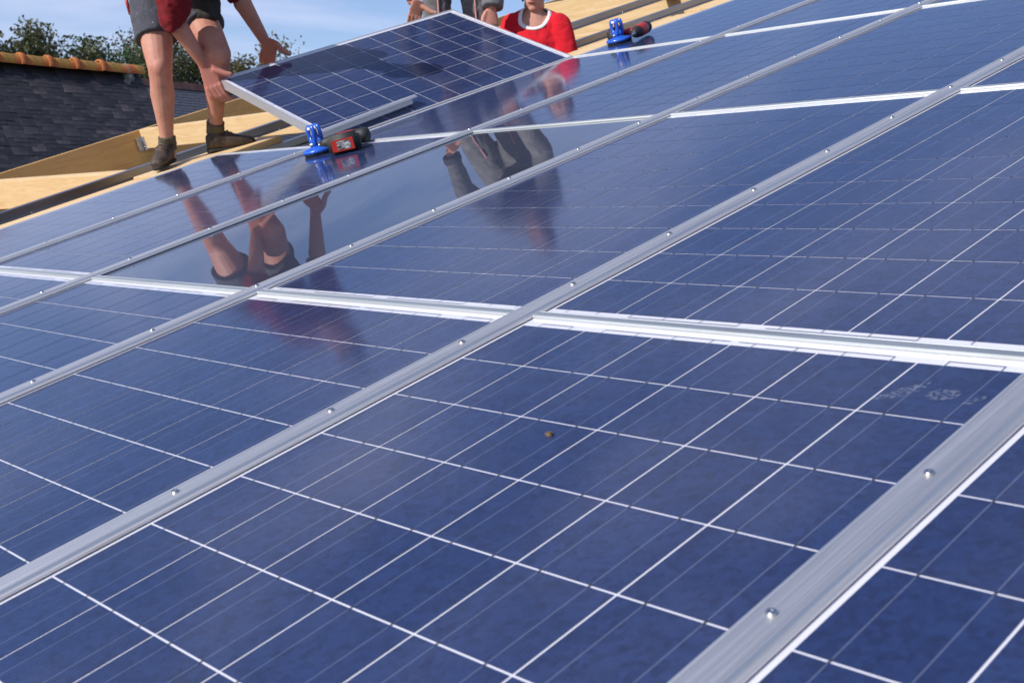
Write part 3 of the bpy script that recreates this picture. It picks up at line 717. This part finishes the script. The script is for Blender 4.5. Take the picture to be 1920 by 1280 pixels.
# --- man in shorts
p1 = empty('person', W(-4.25, 1.62, -.012)); tag(p1, 'man in maroon top, grey shorts and boots holding the left end of the panel', 'person')
def depth(p): return (p - CAM).dot(fwd)
DR = depth(HW(0, .03)) - .045; DL = depth(HW(0, .46)) - .03
hipR, hipL = at(284, -10, 6.42), at(350, -6, 6.50)
knR, knL = at(300, 128, 6.30), at(411, 104, 6.26)
hlR, toR = W(-4.24, 1.535, -.010), W(-4.185, 1.33, -.010)
hlR, toR = at(324, 305, 6.50), at(297, 322, 6.30)
hlL, toL = at(392, 288, 6.55), at(482, 276, 6.60)
akR, akL = at(314, 270, 6.47), at(404, 242, 6.53)
pel = at(317, -22, 6.45); che = at(374, -100, 6.06)
shR, shL = at(332, -84, 5.98), at(424, -104, 6.14)
nek = at(395, -128, 5.92); hed = at(412, -158, 5.80)
elR, wrR = at(325, 36, 6.12), at(382, 120, DR - .01)
elL, wrL = at(443, -14, 6.36), at(497, 78, DL - .01)
bm = bmesh.new()
leg(bm, hipR, knR, akR, 1.14, (VIEW * .9 + right * .25).normalized()); leg(bm, hipL, knL, akL, 1.14, (VIEW * .5 + right * .8).normalized())
limb(bm, [(akR, .039), (lerp(akR, hlR, .5), .036), (lerp(hlR, toR, .5) + RN * .045, .034)]); limb(bm, [(akL, .039), (lerp(akL, hlL, .5), .036), (lerp(hlL, toL, .5) + RN * .05, .034)])
arm(bm, shR, elR, wrR, 1.08); arm(bm, shL, elL, wrL, 1.08)
sd1 = (shL - shR).normalized(); ax1 = (che - pel).normalized(); fr1 = sd1.cross(ax1).normalized()
loft(bm, [(pel - ax1 * .06, sd1 * .13, fr1 * .09), (pel, sd1 * .16, fr1 * .11), (lerp(pel, che, .4), sd1 * .135, fr1 * .095), (lerp(pel, che, .8), sd1 * .165, fr1 * .115), (che, sd1 * .17, fr1 * .11), (che + ax1 * .08, sd1 * .09, fr1 * .07)], 20)
limb(bm, [(shR, .06), (lerp(shR, shL, .5), .075), (shL, .06)]); limb(bm, [(che, .075), (nek, .058), (hed, .058)])
Q1 = head(bm, hed, (VIEW * .35 + right * .8 - UP * .8), (UP * .75 + VIEW * .25 + right * .35))
# right hand: palm on the panel corner, thumb on the glass, fingers under the frame
g = HW(.004, .03, 0); sx = HROT.col[0]; sy = HROT.col[1]; sn = HROT.col[2]
pc = at(395, 147, DR)
hand(bm, wrR, pc, (-sy * .6 + sn * .5 - sx * .3), (at(406, 176, DR + .02) - pc), (right * .9 + down * .1 + UP * .2), (.35, .9, .8), (right * .8 + down * .25, right + down * .35, right + down * .15), 1.14)
pc2 = at(505, 90, DL)
hand(bm, wrL, pc2, (right * .1 + UP * .4 - fwd * .8), (at(500, 112, DL + .05) - pc2), (right + UP * .1), (.3, 1.0, .9), (right * .7 + down * .9, right + down * .75, right + down * .35), 1.14)
body1 = blob('body', bm, .0054, M['skin1'], p1, 3)
ruddy(body1, [(pc, .12, .9), (pc2, .12, .9), (wrR, .10, .5), (knR, .07, .5), (knL, .07, .4), (elR, .12, .3)])
face_parts(hed, Q1, p1, M['hair'])
bm = bmesh.new()           # shorts
for h_, k_, f_, r_ in ((hipR, knR, .62, .112), (hipL, knL, .55, .112)):
    e = lerp(h_, k_, f_); limb(bm, [(h_, .125), (lerp(h_, e, .5), .118), (lerp(h_, e, .93), r_), (e, r_ * 1.0)], 22, (True, False))
loft(bm, [(pel - UP * .05, sd1 * .15, fr1 * .12), (pel + ax1 * .02, sd1 * .185, fr1 * .135), (pel + ax1 * .14, sd1 * .165, fr1 * .12)], 22)
cloth('shorts', bm, M['shorts'], p1, .009, 3, .006, 11)
bm = bmesh.new()           # belt pouch hanging at the front of the bent leg
q = at(385, 12, 6.30); loft(bm, [(q + UP * .12, right * .055, VIEW * .022), (q + UP * .02, right * .085, VIEW * .03), (q - UP * .055, right * .078, VIEW * .03), (q - UP * .075, right * .06, VIEW * .02)], 16)
cloth('tool_pouch', bm, M['pouch'], p1, .008, 3, .004, 16)
q = at(239, 8, 6.44); bm = bmesh.new(); limb(bm, [(q + UP * .05 - right * .012, .010), (q - UP * .05 + right * .012, .009)], 8); me = mesh('pencil', bm, True); me.transform(p1.matrix_world.inverted()); link('red_marker', me, M['redp'], p1)
bm = bmesh.new()           # maroon fleece with pushed-up sleeves
loft(bm, [(pel + ax1 * .04, sd1 * .185, fr1 * .135), (lerp(pel, che, .4), sd1 * .165, fr1 * .125), (lerp(pel, che, .8), sd1 * .19, fr1 * .14), (che, sd1 * .19, fr1 * .13), (che + ax1 * .09, sd1 * .09, fr1 * .08)], 22)
limb(bm, [(shR, .078), (lerp(shR, shL, .5), .095), (shL, .078)]); limb(bm, [(che, .09), (lerp(che, nek, .9), .072)], ends=(True, False))
e = lerp(elR, wrR, .14); limb(bm, [(shR, .080), (lerp(shR, elR, .5), .078), (lerp(shR, elR, .8), .082), (elR, .076), (e, .066)], 20, (True, False))
for k in range(4): limb(bm, [(lerp(shR, elR, .70 + .09 * k), .086 - .004 * k), (lerp(shR, elR, .74 + .09 * k), .086 - .004 * k)], 18, (False, False))
e = lerp(elL, wrL, .12); limb(bm, [(shL, .080), (lerp(shL, elL, .5), .074), (elL, .068), (e, .060)], 20, (True, False))
cloth('fleece', bm, M['maroon'], p1, .009, 3, .011, 17)
for ak, kn in ((akR, knR), (akL, knL)):
    bm = bmesh.new(); d_ = (kn - ak).normalized()
    limb(bm, [(ak - d_ * .03, .049), (ak - d_ * .010, .047), (ak + d_ * .004, .050), (ak + d_ * .020, .0465), (ak + d_ * .042, .049)], 20, (False, False)); cloth('sock', bm, M['sock'], p1, .006, 2, .004, 30)
boot(p1, hlR, toR, RN, akR, M['boot']); boot(p1, hlL, toL, RN, akL, M['boot'])

# --- man in grey
p2 = empty('person', W(-4.25, 3.57, PH)); tag(p2, 'bent man in grey work clothes gripping the far end of the lifted panel', 'person')
D2 = 7.62
hA, hB = at(828, -118, D2 + .1), at(884, -120, D2 + .05); kA, kB = at(818, -2, D2 - .02), at(890, -4, D2 - .06)
aA, aB = at(826, 132, D2 + .02), at(900, 118, D2 - .02)
pl2 = at(856, -132, D2 + .08); ch2 = at(850, -205, D2 - .34); sA, sB = at(798, -190, D2 - .36), at(903, -188, D2 - .38)
nk2 = at(852, -225, D2 - .44); hd2 = at(854, -240, D2 - .58)
eA, wA = at(757, -84, D2 - .36), at(771, 2, D2 - .32); eB, wB = at(931, -82, D2 - .42), at(923, 14, D2 - .48)
bm = bmesh.new(); leg(bm, hA, kA, aA, 1, VIEW); leg(bm, hB, kB, aB, 1, VIEW)
for a_ in (aA, aB): limb(bm, [(a_, .035), (a_ + VIEW * .12 - UP * .06, .032)])
arm(bm, sA, eA, wA); arm(bm, sB, eB, wB)
s2 = (sB - sA).normalized(); x2 = (ch2 - pl2).normalized(); f2 = s2.cross(x2).normalized()
loft(bm, [(pl2 - x2 * .05, s2 * .13, f2 * .09), (pl2, s2 * .16, f2 * .11), (lerp(pl2, ch2, .5), s2 * .14, f2 * .10), (ch2, s2 * .17, f2 * .11), (ch2 + x2 * .08, s2 * .08, f2 * .07)], 20)
limb(bm, [(sA, .06), (sB, .06)]); limb(bm, [(ch2, .075), (nk2, .058), (hd2, .056)])
Q2 = head(bm, hd2, VIEW * .6 - UP * .8, UP * .8 + VIEW * .5)
pc = at(781, 19, 7.30); hand(bm, wA, pc, (UP * .5 + VIEW * .7), (at(776, 38, 7.34) - pc), right, (.2, 1, .9), (right * .8 + down * .6, right + down * .6, right + down * .25), 1.12)
pc = at(921, 34, 7.14); hand(bm, wB, pc, (UP * .3 + VIEW * .5 + right * .5), (at(924, 58, 7.14) - pc), -right + VIEW * .3, (.3, .8, .8), (down - right * .4, down - right * .1, down + right * .1), 1.05)
ruddy(blob('body', bm, .006, M['skin2'], p2, 3), [(pc, .12, .6), (wA, .10, .4)]); face_parts(hd2, Q2, p2, M['hair'])
bm = bmesh.new()
for h_, k_, a_ in ((hA, kA, aA), (hB, kB, aB)): limb(bm, [(h_, .12), (lerp(h_, k_, .5), .112), (k_, .094), (lerp(k_, a_, .5), .088), (a_, .085)], 20, (True, False))
loft(bm, [(pl2 - UP * .06, s2 * .15, f2 * .11), (pl2, s2 * .18, f2 * .13), (pl2 + x2 * .12, s2 * .165, f2 * .12)], 20)
cloth('trousers', bm, M['grey'], p2, .010, 3, .012, 13)
bm = bmesh.new()
loft(bm, [(pl2 + x2 * .02, s2 * .185, f2 * .135), (lerp(pl2, ch2, .5), s2 * .17, f2 * .13), (ch2, s2 * .195, f2 * .14), (ch2 + x2 * .09, s2 * .09, f2 * .08)], 20)
limb(bm, [(sA, .08), (sB, .08)])
limb(bm, [(sA, .08), (eA, .066), (lerp(eA, wA, .88), .054)], 18, (True, False)); limb(bm, [(sB, .08), (eB, .070), (lerp(eB, wB, .97), .060)], 18, (True, False))
cloth('jacket', bm, M['grey'], p2, .010, 3, .009, 13)
bm = bmesh.new(); limb(bm, [(lerp(eA, wA, .74), .060), (lerp(eA, wA, .92), .060)], 18, (False, False)); cloth('cuff', bm, M['greyd'], p2, .007, 2, .003, 20)
bm = bmesh.new(); limb(bm, [(lerp(eB, wB, .84), .067), (lerp(eB, wB, 1.02), .066)], 18, (False, False)); cloth('cuff', bm, M['grey'], p2, .007, 2, .004, 20)
for k_, a_, sg in ((kA, aA, .012), (kB, aB, -.002)):
    bm = bmesh.new(); f_ = VIEW * .094 + right * sg; limb(bm, [(lerp(k_, hA if k_ is kA else hB, .4) + VIEW * .112 + right * sg, .006), (k_ + f_, .006), (lerp(k_, a_, .5) + f_ * .95, .006), (lerp(k_, a_, .95) + f_ * .9, .006)], 8)
    me = mesh('piping', bm, True); me.transform(p2.matrix_world.inverted()); link('piping', me, M['pink'], p2)
for a_ in (aA, aB):
    h0 = a_ - UP * .105 - VIEW * .06; boot(p2, h0, h0 + VIEW * .28 + UP * .0, UP, a_, M['boot'])

# --- man in red
p3 = empty('person', (at(1006, 60, 7.3).x, at(1006, 60, 7.3).y, FLOOR)); tag(p3, 'man in red T-shirt with white collar standing in the roof opening', 'person')
D3 = 7.28
hd3 = at(1003, -11, D3); nk3 = at(1002, 24, D3 + .02); ch3 = at(1006, 84, D3 + .03); s3a, s3b = at(962, 48, D3 + .06), at(1048, 48, D3 - .02)
f3 = (VIEW - UP * VIEW.z).normalized(); r3 = UP.cross(f3)
if r3.dot(right) < 0: r3 = -r3
base3 = Vector((p3.location.x, p3.location.y, FLOOR)); pl3 = base3 + UP * .93
h3a, h3b = pl3 - r3 * .09 - UP * .02, pl3 + r3 * .09 - UP * .02
e3a, e3b = at(942, 128, D3 + .02), at(1066, 132, D3 - .04); w3a, w3b = at(965, 190, D3 - .16), at(1062, 205, D3 - .12)
bm = bmesh.new()
for s_, h_ in ((-1, h3a), (1, h3b)):
    k_ = base3 + r3 * .10 * s_ + UP * .50 + f3 * .02; a_ = base3 + r3 * .11 * s_ + UP * .09; leg(bm, h_, k_, a_, 1, f3); limb(bm, [(a_, .035), (a_ + f3 * .13 - UP * .05, .03)])
arm(bm, s3a, e3a, w3a); arm(bm, s3b, e3b, w3b)
loft(bm, [(pl3 - UP * .06, r3 * .13, f3 * .09), (pl3, r3 * .16, f3 * .11), (lerp(pl3, ch3, .5), r3 * .14, f3 * .10), (ch3, r3 * .165, f3 * .11), (lerp(ch3, nk3, .6), r3 * .12, f3 * .08), (nk3, r3 * .055, f3 * .055)], 20)
limb(bm, [(s3a, .052), (lerp(nk3, ch3, .55), .07), (s3b, .052)]); limb(bm, [(lerp(nk3, ch3, .2), .062), (nk3, .056), (hd3 - UP * .05, .055)])
for q_, x_ in ((s3a, 986), (s3b, 1019)): limb(bm, [(q_, .045), (at(x_, 34, D3 + .03), .042)], 14)
Q3 = head(bm, hd3, f3 - r3 * .25, UP, .98)
for w_, e_ in ((w3a, e3a), (w3b, e3b)):
    dd = (w_ - e_).normalized(); hand(bm, w_, w_ + dd * .055, f3, dd, r3 * (1 if w_ is w3a else -1), (.25, .4, .4), (dd + r3 * .4, dd, dd), 1)
blob('body', bm, .0062, M['skin3'], p3, 4); face_parts(hd3, Q3, p3, M['hair'], .98)
bm = bmesh.new()
loft(bm, [(pl3 + UP * .02, r3 * .19, f3 * .13), (lerp(pl3, ch3, .5), r3 * .185, f3 * .135), (ch3, r3 * .19, f3 * .14), (lerp(ch3, nk3, .30), r3 * .165, f3 * .115), (lerp(ch3, nk3, .66), r3 * .110, f3 * .088), (lerp(ch3, nk3, .80), r3 * .088, f3 * .078)], 24)
limb(bm, [(s3a, .066), (lerp(nk3, ch3, .58), .085), (s3b, .066)])
limb(bm, [(s3a, .074), (lerp(s3a, e3a, .5), .078), (lerp(s3a, e3a, .82), .080)], 20, (True, False)); limb(bm, [(s3b, .074), (lerp(s3b, e3b, .5), .078), (lerp(s3b, e3b, .80), .082)], 20, (True, False))
for q_, x_ in ((s3a, 984), (s3b, 1021)): limb(bm, [(q_ + UP * .004, .062), (at(x_, 33, D3 + .03), .054)], 18)
shirt = cloth('t_shirt', bm, M['red'], p3, .0075, 2, .008, 10)
cc = at(1003, 31, D3 - .03); n_ = 48                     # neckline: cut the opening, lay a white band along its edge
tilt = (UP * .84 + f3 * .54).normalized(); ty = tilt.cross(r3).normalized(); M3 = p3.matrix_world
bm = bmesh.new(); bm.from_mesh(shirt.data); keep = {}; kill = []
for v in bm.verts:
    d_ = M3 @ v.co - cc; x_, y_, z_ = d_.dot(r3) / .088, d_.dot(ty) / .092, d_.dot(tilt); rr_ = math.hypot(x_, y_)
    if z_ < -.16: continue
    if rr_ < 1: kill.append(v)
    elif rr_ < 1.12:
        k_ = int((math.atan2(y_, x_) % (2 * math.pi)) / (2 * math.pi) * n_) % n_; keep[k_] = max(keep.get(k_, -1), z_)
bmesh.ops.delete(bm, geom=kill, context='VERTS'); bm.to_mesh(shirt.data); bm.free()
zs = [keep.get(k, None) for k in range(n_)]; fb = sum(z for z in zs if z is not None) / max(1, sum(z is not None for z in zs)); zs = [fb if z is None else z for z in zs]
for _ in range(4): zs = [(zs[k - 1] + 2 * zs[k] + zs[(k + 1) % n_]) / 4 for k in range(n_)]
bm = bmesh.new(); rings = []
for k in range(n_ + 1):
    a_ = 2 * math.pi * ((k % n_) + .5) / n_; o_ = (r3 * .088 * math.cos(a_) + ty * .092 * math.sin(a_)); rings.append((cc + o_ * 1.02 + tilt * (zs[k % n_] - .001), o_.normalized() * .012 - tilt * .004, tilt * .0055))
loft(bm, rings, 8, False); me = mesh('neckband', bm, True); me.transform(p3.matrix_world.inverted()); link('neckband', me, M['white'], p3)
bm = bmesh.new()
for s_, h_ in ((-1, h3a), (1, h3b)):
    k_ = base3 + r3 * .10 * s_ + UP * .50; a_ = base3 + r3 * .11 * s_ + UP * .09; limb(bm, [(h_, .115), (k_, .085), (a_, .075)], 18, (True, False))
loft(bm, [(pl3 - UP * .06, r3 * .15, f3 * .11), (pl3 + UP * .06, r3 * .165, f3 * .12)], 18); cloth('trousers', bm, M['jeans'], p3, .011, 3, .008)
for s_ in (-1, 1):
    h0 = base3 + r3 * .11 * s_ - f3 * .07 + UP * .002; boot(p3, h0, h0 + f3 * .28, UP, base3 + r3 * .11 * s_ + UP * .10, M['boot'])

# ------------------------------------------------------------------ suction cups and drills
def cup(loc, rot, label, s=1.0):
    t = empty('suction_cup', loc, rot); tag(t, label, 'suction cup', 'blue suction lifters on the glass')
    bm = bmesh.new(); lathe(bm, [(.056 * s, 0), (.060 * s, .002), (.060 * s, .008), (.052 * s, .010)], 32); link('rubber_pad', mesh('rubber_pad', bm, True), M['rubber'], t)
    bm = bmesh.new(); lathe(bm, [(.058 * s, .0095), (.063 * s, .011), (.063 * s, .018 * s), (.056 * s, .023 * s), (.030 * s, .027 * s), (.024 * s, .034 * s), (.01 * s, .035 * s)], 32); link('base_plate', mesh('base_plate', bm, True), M['blue'], t)
    for y in (-.020, .020):
        bm = bmesh.new(); outer = []; inner = []
        n = 28
        for i in range(n):
            a = 2 * math.pi * i / n; ex = 3.2
            x = math.copysign(abs(math.cos(a)) ** (2 / ex), math.cos(a)); z = math.copysign(abs(math.sin(a)) ** (2 / ex), math.sin(a))
            tz = (z + 1) / 2; wd = .020 + .012 * tz
            outer.append((x * wd * s, (.024 + tz * .088) * s)); 
            inner.append((x * wd * .42 * s, (.058 + tz * .036) * s))
        vs = {}
        for side, yy in ((0, y - .0055), (1, y + .0055)):
            vs[side] = ([bm.verts.new((p[0], yy * s, p[1])) for p in outer], [bm.verts.new((p[0], yy * s, p[1])) for p in inner])
            for i in range(n): bm.faces.new((vs[side][0][i], vs[side][0][(i + 1) % n], vs[side][1][(i + 1) % n], vs[side][1][i]))
        for k in (0, 1):
            for i in range(n): bm.faces.new((vs[0][k][i], vs[0][k][(i + 1) % n], vs[1][k][(i + 1) % n], vs[1][k][i]))
        bmesh.ops.recalc_face_normals(bm, faces=bm.faces)
        bmesh.ops.bevel(bm, geom=[e for e in bm.edges if e.is_manifold and e.calc_face_angle(0) > .9], offset=.0018 * s, segments=2, affect='EDGES')
        o = link('lever', mesh('lever', bm, True), M['blue'], t, None, Matrix.Rotation(R(4 if y > 0 else -4), 3, 'X'))
        bm = bmesh.new(); box(bm, -.010 * s, .010 * s, (y - .0072) * s, (y - .0058) * s, .094 * s, .104 * s); link('print', mesh('print', bm), M['white'], o)
    bm = bmesh.new(); lathe(bm, [(.006 * s, -.032 * s), (.006 * s, .032 * s)], 12, Matrix.Translation((0, 0, .038 * s)) @ Matrix.Rotation(R(90), 4, 'X')); link('pivot_pin', mesh('pivot_pin', bm, True), M['chrome'], t)
    return t
def drill(loc, rot, label):
    """x = towards the chuck, y = handle direction, z = up from the surface it lies on"""
    t = empty('cordless_drill', loc, rot); tag(t, label, 'drill', 'red and black cordless drills')
    ry = Matrix.Rotation(R(90), 4, 'Y')
    bm = bmesh.new(); lathe(bm, [(.020, -.105), (.031, -.098), (.034, -.08), (.034, -.045)], 24, ry); link('rear_cap', mesh('rear_cap', bm, True), M['rubber'], t)
    bm = bmesh.new(); lathe(bm, [(.0335, -.046), (.0345, -.03), (.0345, .03), (.031, .045), (.028, .05)], 24, ry); link('motor_housing', mesh('motor_housing', bm, True), M['redp'], t)
    bm = bmesh.new(); lathe(bm, [(.029, .049), (.031, .054), (.031, .075), (.027, .082), (.027, .10), (.020, .112), (.013, .122)], 24, ry)
    for v in bm.verts:
        a = math.atan2(v.co.y, v.co.z); v.co.y *= 1 + .04 * math.cos(10 * a); v.co.z *= 1 + .04 * math.cos(10 * a)
    link('chuck', mesh('chuck', bm, True), M['rubber'], t)
    bm = bmesh.new(); lathe(bm, [(.0125, .121), (.010, .130), (.0045, .134), (.0035, .152), (.001, .155)], 12, ry); link('bit_holder', mesh('bit_holder', bm, True), M['chrome'], t)
    bm = bmesh.new()
    loft(bm, [(Vector((-.015, .02, 0)), Vector((.030, 0, 0)), Vector((0, 0, .024))), (Vector((-.022, .06, 0)), Vector((.024, 0, 0)), Vector((0, 0, .019))), (Vector((-.028, .11, 0)), Vector((.022, 0, 0)), Vector((0, 0, .018))), (Vector((-.030, .135, 0)), Vector((.034, 0, 0)), Vector((0, 0, .024)))], 20); link('handle', mesh('handle', bm, True), M['redp'], t)
    bm = bmesh.new(); box(bm, .004, .020, .038, .066, -.008, .008, bev=.004); link('trigger', mesh('trigger', bm), M['rubber'], t)
    bm = bmesh.new(); box(bm, -.098, .044, .130, .192, -.040, .048, bev=.016); b_ = link('battery', mesh('battery', bm, True), M['rubber'], t)
    bm = bmesh.new(); box(bm, -.078, .024, .1885, .1935, -.024, .030, bev=.0022); link('battery_plate', mesh('battery_plate', bm), M['redp'], b_)
    bm = bmesh.new(); box(bm, -.062, -.002, .1937, .1945, -.015, .021); link('rating_label', mesh('rating_label', bm), M['label'], b_)
    return t
def inroof(x, y, z=None):      # frame on the glass from two directions in the roof plane
    X = (x - RN * x.dot(RN)).normalized(); Y = (y - RN * y.dot(RN)); Y = (Y - X * Y.dot(X)).normalized(); return Matrix((X, Y, RN)).transposed() if X.cross(Y).dot(RN) > 0 else Matrix((X, Y, -RN)).transposed()
def onroof(x, y, h=0):
    d = _toW @ Vector(((x - CXP) / FPX, (y - CYP) / FPX, 1.0)); return CAM + d * ((h - CAM.dot(RN)) / d.dot(RN))
cup(onroof(600, 287, .0005), inroof(right * .55 + VIEW * .8, fwd), 'blue suction cup beside the drill with grey label, left end of the middle joint', 1.15)
cup(onroof(1162, 80, .0005), inroof(right * .55 + VIEW * .8, fwd), 'blue suction cup beside the red drill at the top, near the red shirt', 1.15)
drill(onroof(644, 289, .0) + RN * .041 - (VIEW - RN * VIEW.dot(RN)).normalized() * .19 + right * .02, inroof(-right - VIEW * .12, VIEW - right * .1), 'cordless drill lying with its red battery plate and grey label towards the viewer')
drill(onroof(1205, 70, 0) + RN * .041, inroof(VIEW * 1 - right * .55, -right - VIEW * .55), 'red cordless drill with black chuck pointing at the viewer beside the far suction cup')

# crumb of mud on the nearest panel
bm = bmesh.new(); bmesh.ops.create_icosphere(bm, subdivisions=3, radius=.005)
for v in bm.verts: v.co = Vector((v.co.x * 1.3, v.co.y, max(-.002, v.co.z * .8))) * (1 + .45 * noise.noise(v.co * 260))
tag(link('mud_crumb', mesh('mud_crumb', bm, True), M['mud'], None, onroof(1030, 814, .0018), RX), 'small brown crumb of mud lying on the nearest panel', 'mud crumb')

# dusty hand print on the nearest panel
pm, pnt, pb = new_mat('dusty hand print'); setp(pb, Base_Color=(.42, .45, .55), Roughness=.9)
pt = tex(pnt, scale=160, detail=5, rough=.7); tr = pnt.nodes.new('ShaderNodeBsdfTransparent'); pmx = pnt.nodes.new('ShaderNodeMixShader')
pnt.links.new(ramp(pnt, pt.outputs[0], [(.46, (0, 0, 0)), (.70, (.42, .42, .42))]), pmx.inputs[0]); pnt.links.new(tr.outputs[0], pmx.inputs[1]); pnt.links.new(pb.outputs[0], pmx.inputs[2]); pnt.links.new(pmx.outputs[0], pnt.nodes['Material Output'].inputs[0])
bm = bmesh.new(); q0 = RX.transposed() @ onroof(1752, 741, 0); q0 = Vector((q0.x, q0.y + PA, .0007))
def smear(x, y, a, b, ang):
    n = 16; vs = [bm.verts.new(q0 + Matrix.Rotation(R(ang), 3, 'Z') @ Vector((a * math.cos(6.2832 * i / n), b * math.sin(6.2832 * i / n), 0)) + Vector((x, y, 0))) for i in range(n)]; bm.faces.new(vs)
for k in range(4): smear(-.050 + .004 * k, -.020 + .0125 * k, .030 - .004 * abs(k - 1.5), .0042, 28 + 6 * k)
smear(.010, .004, .022, .017, 20); smear(.055, -.002, .018, .006, 60)
link('hand_print', mesh('hand_print', bm, recalc=False), pm, PAN[0, -1])
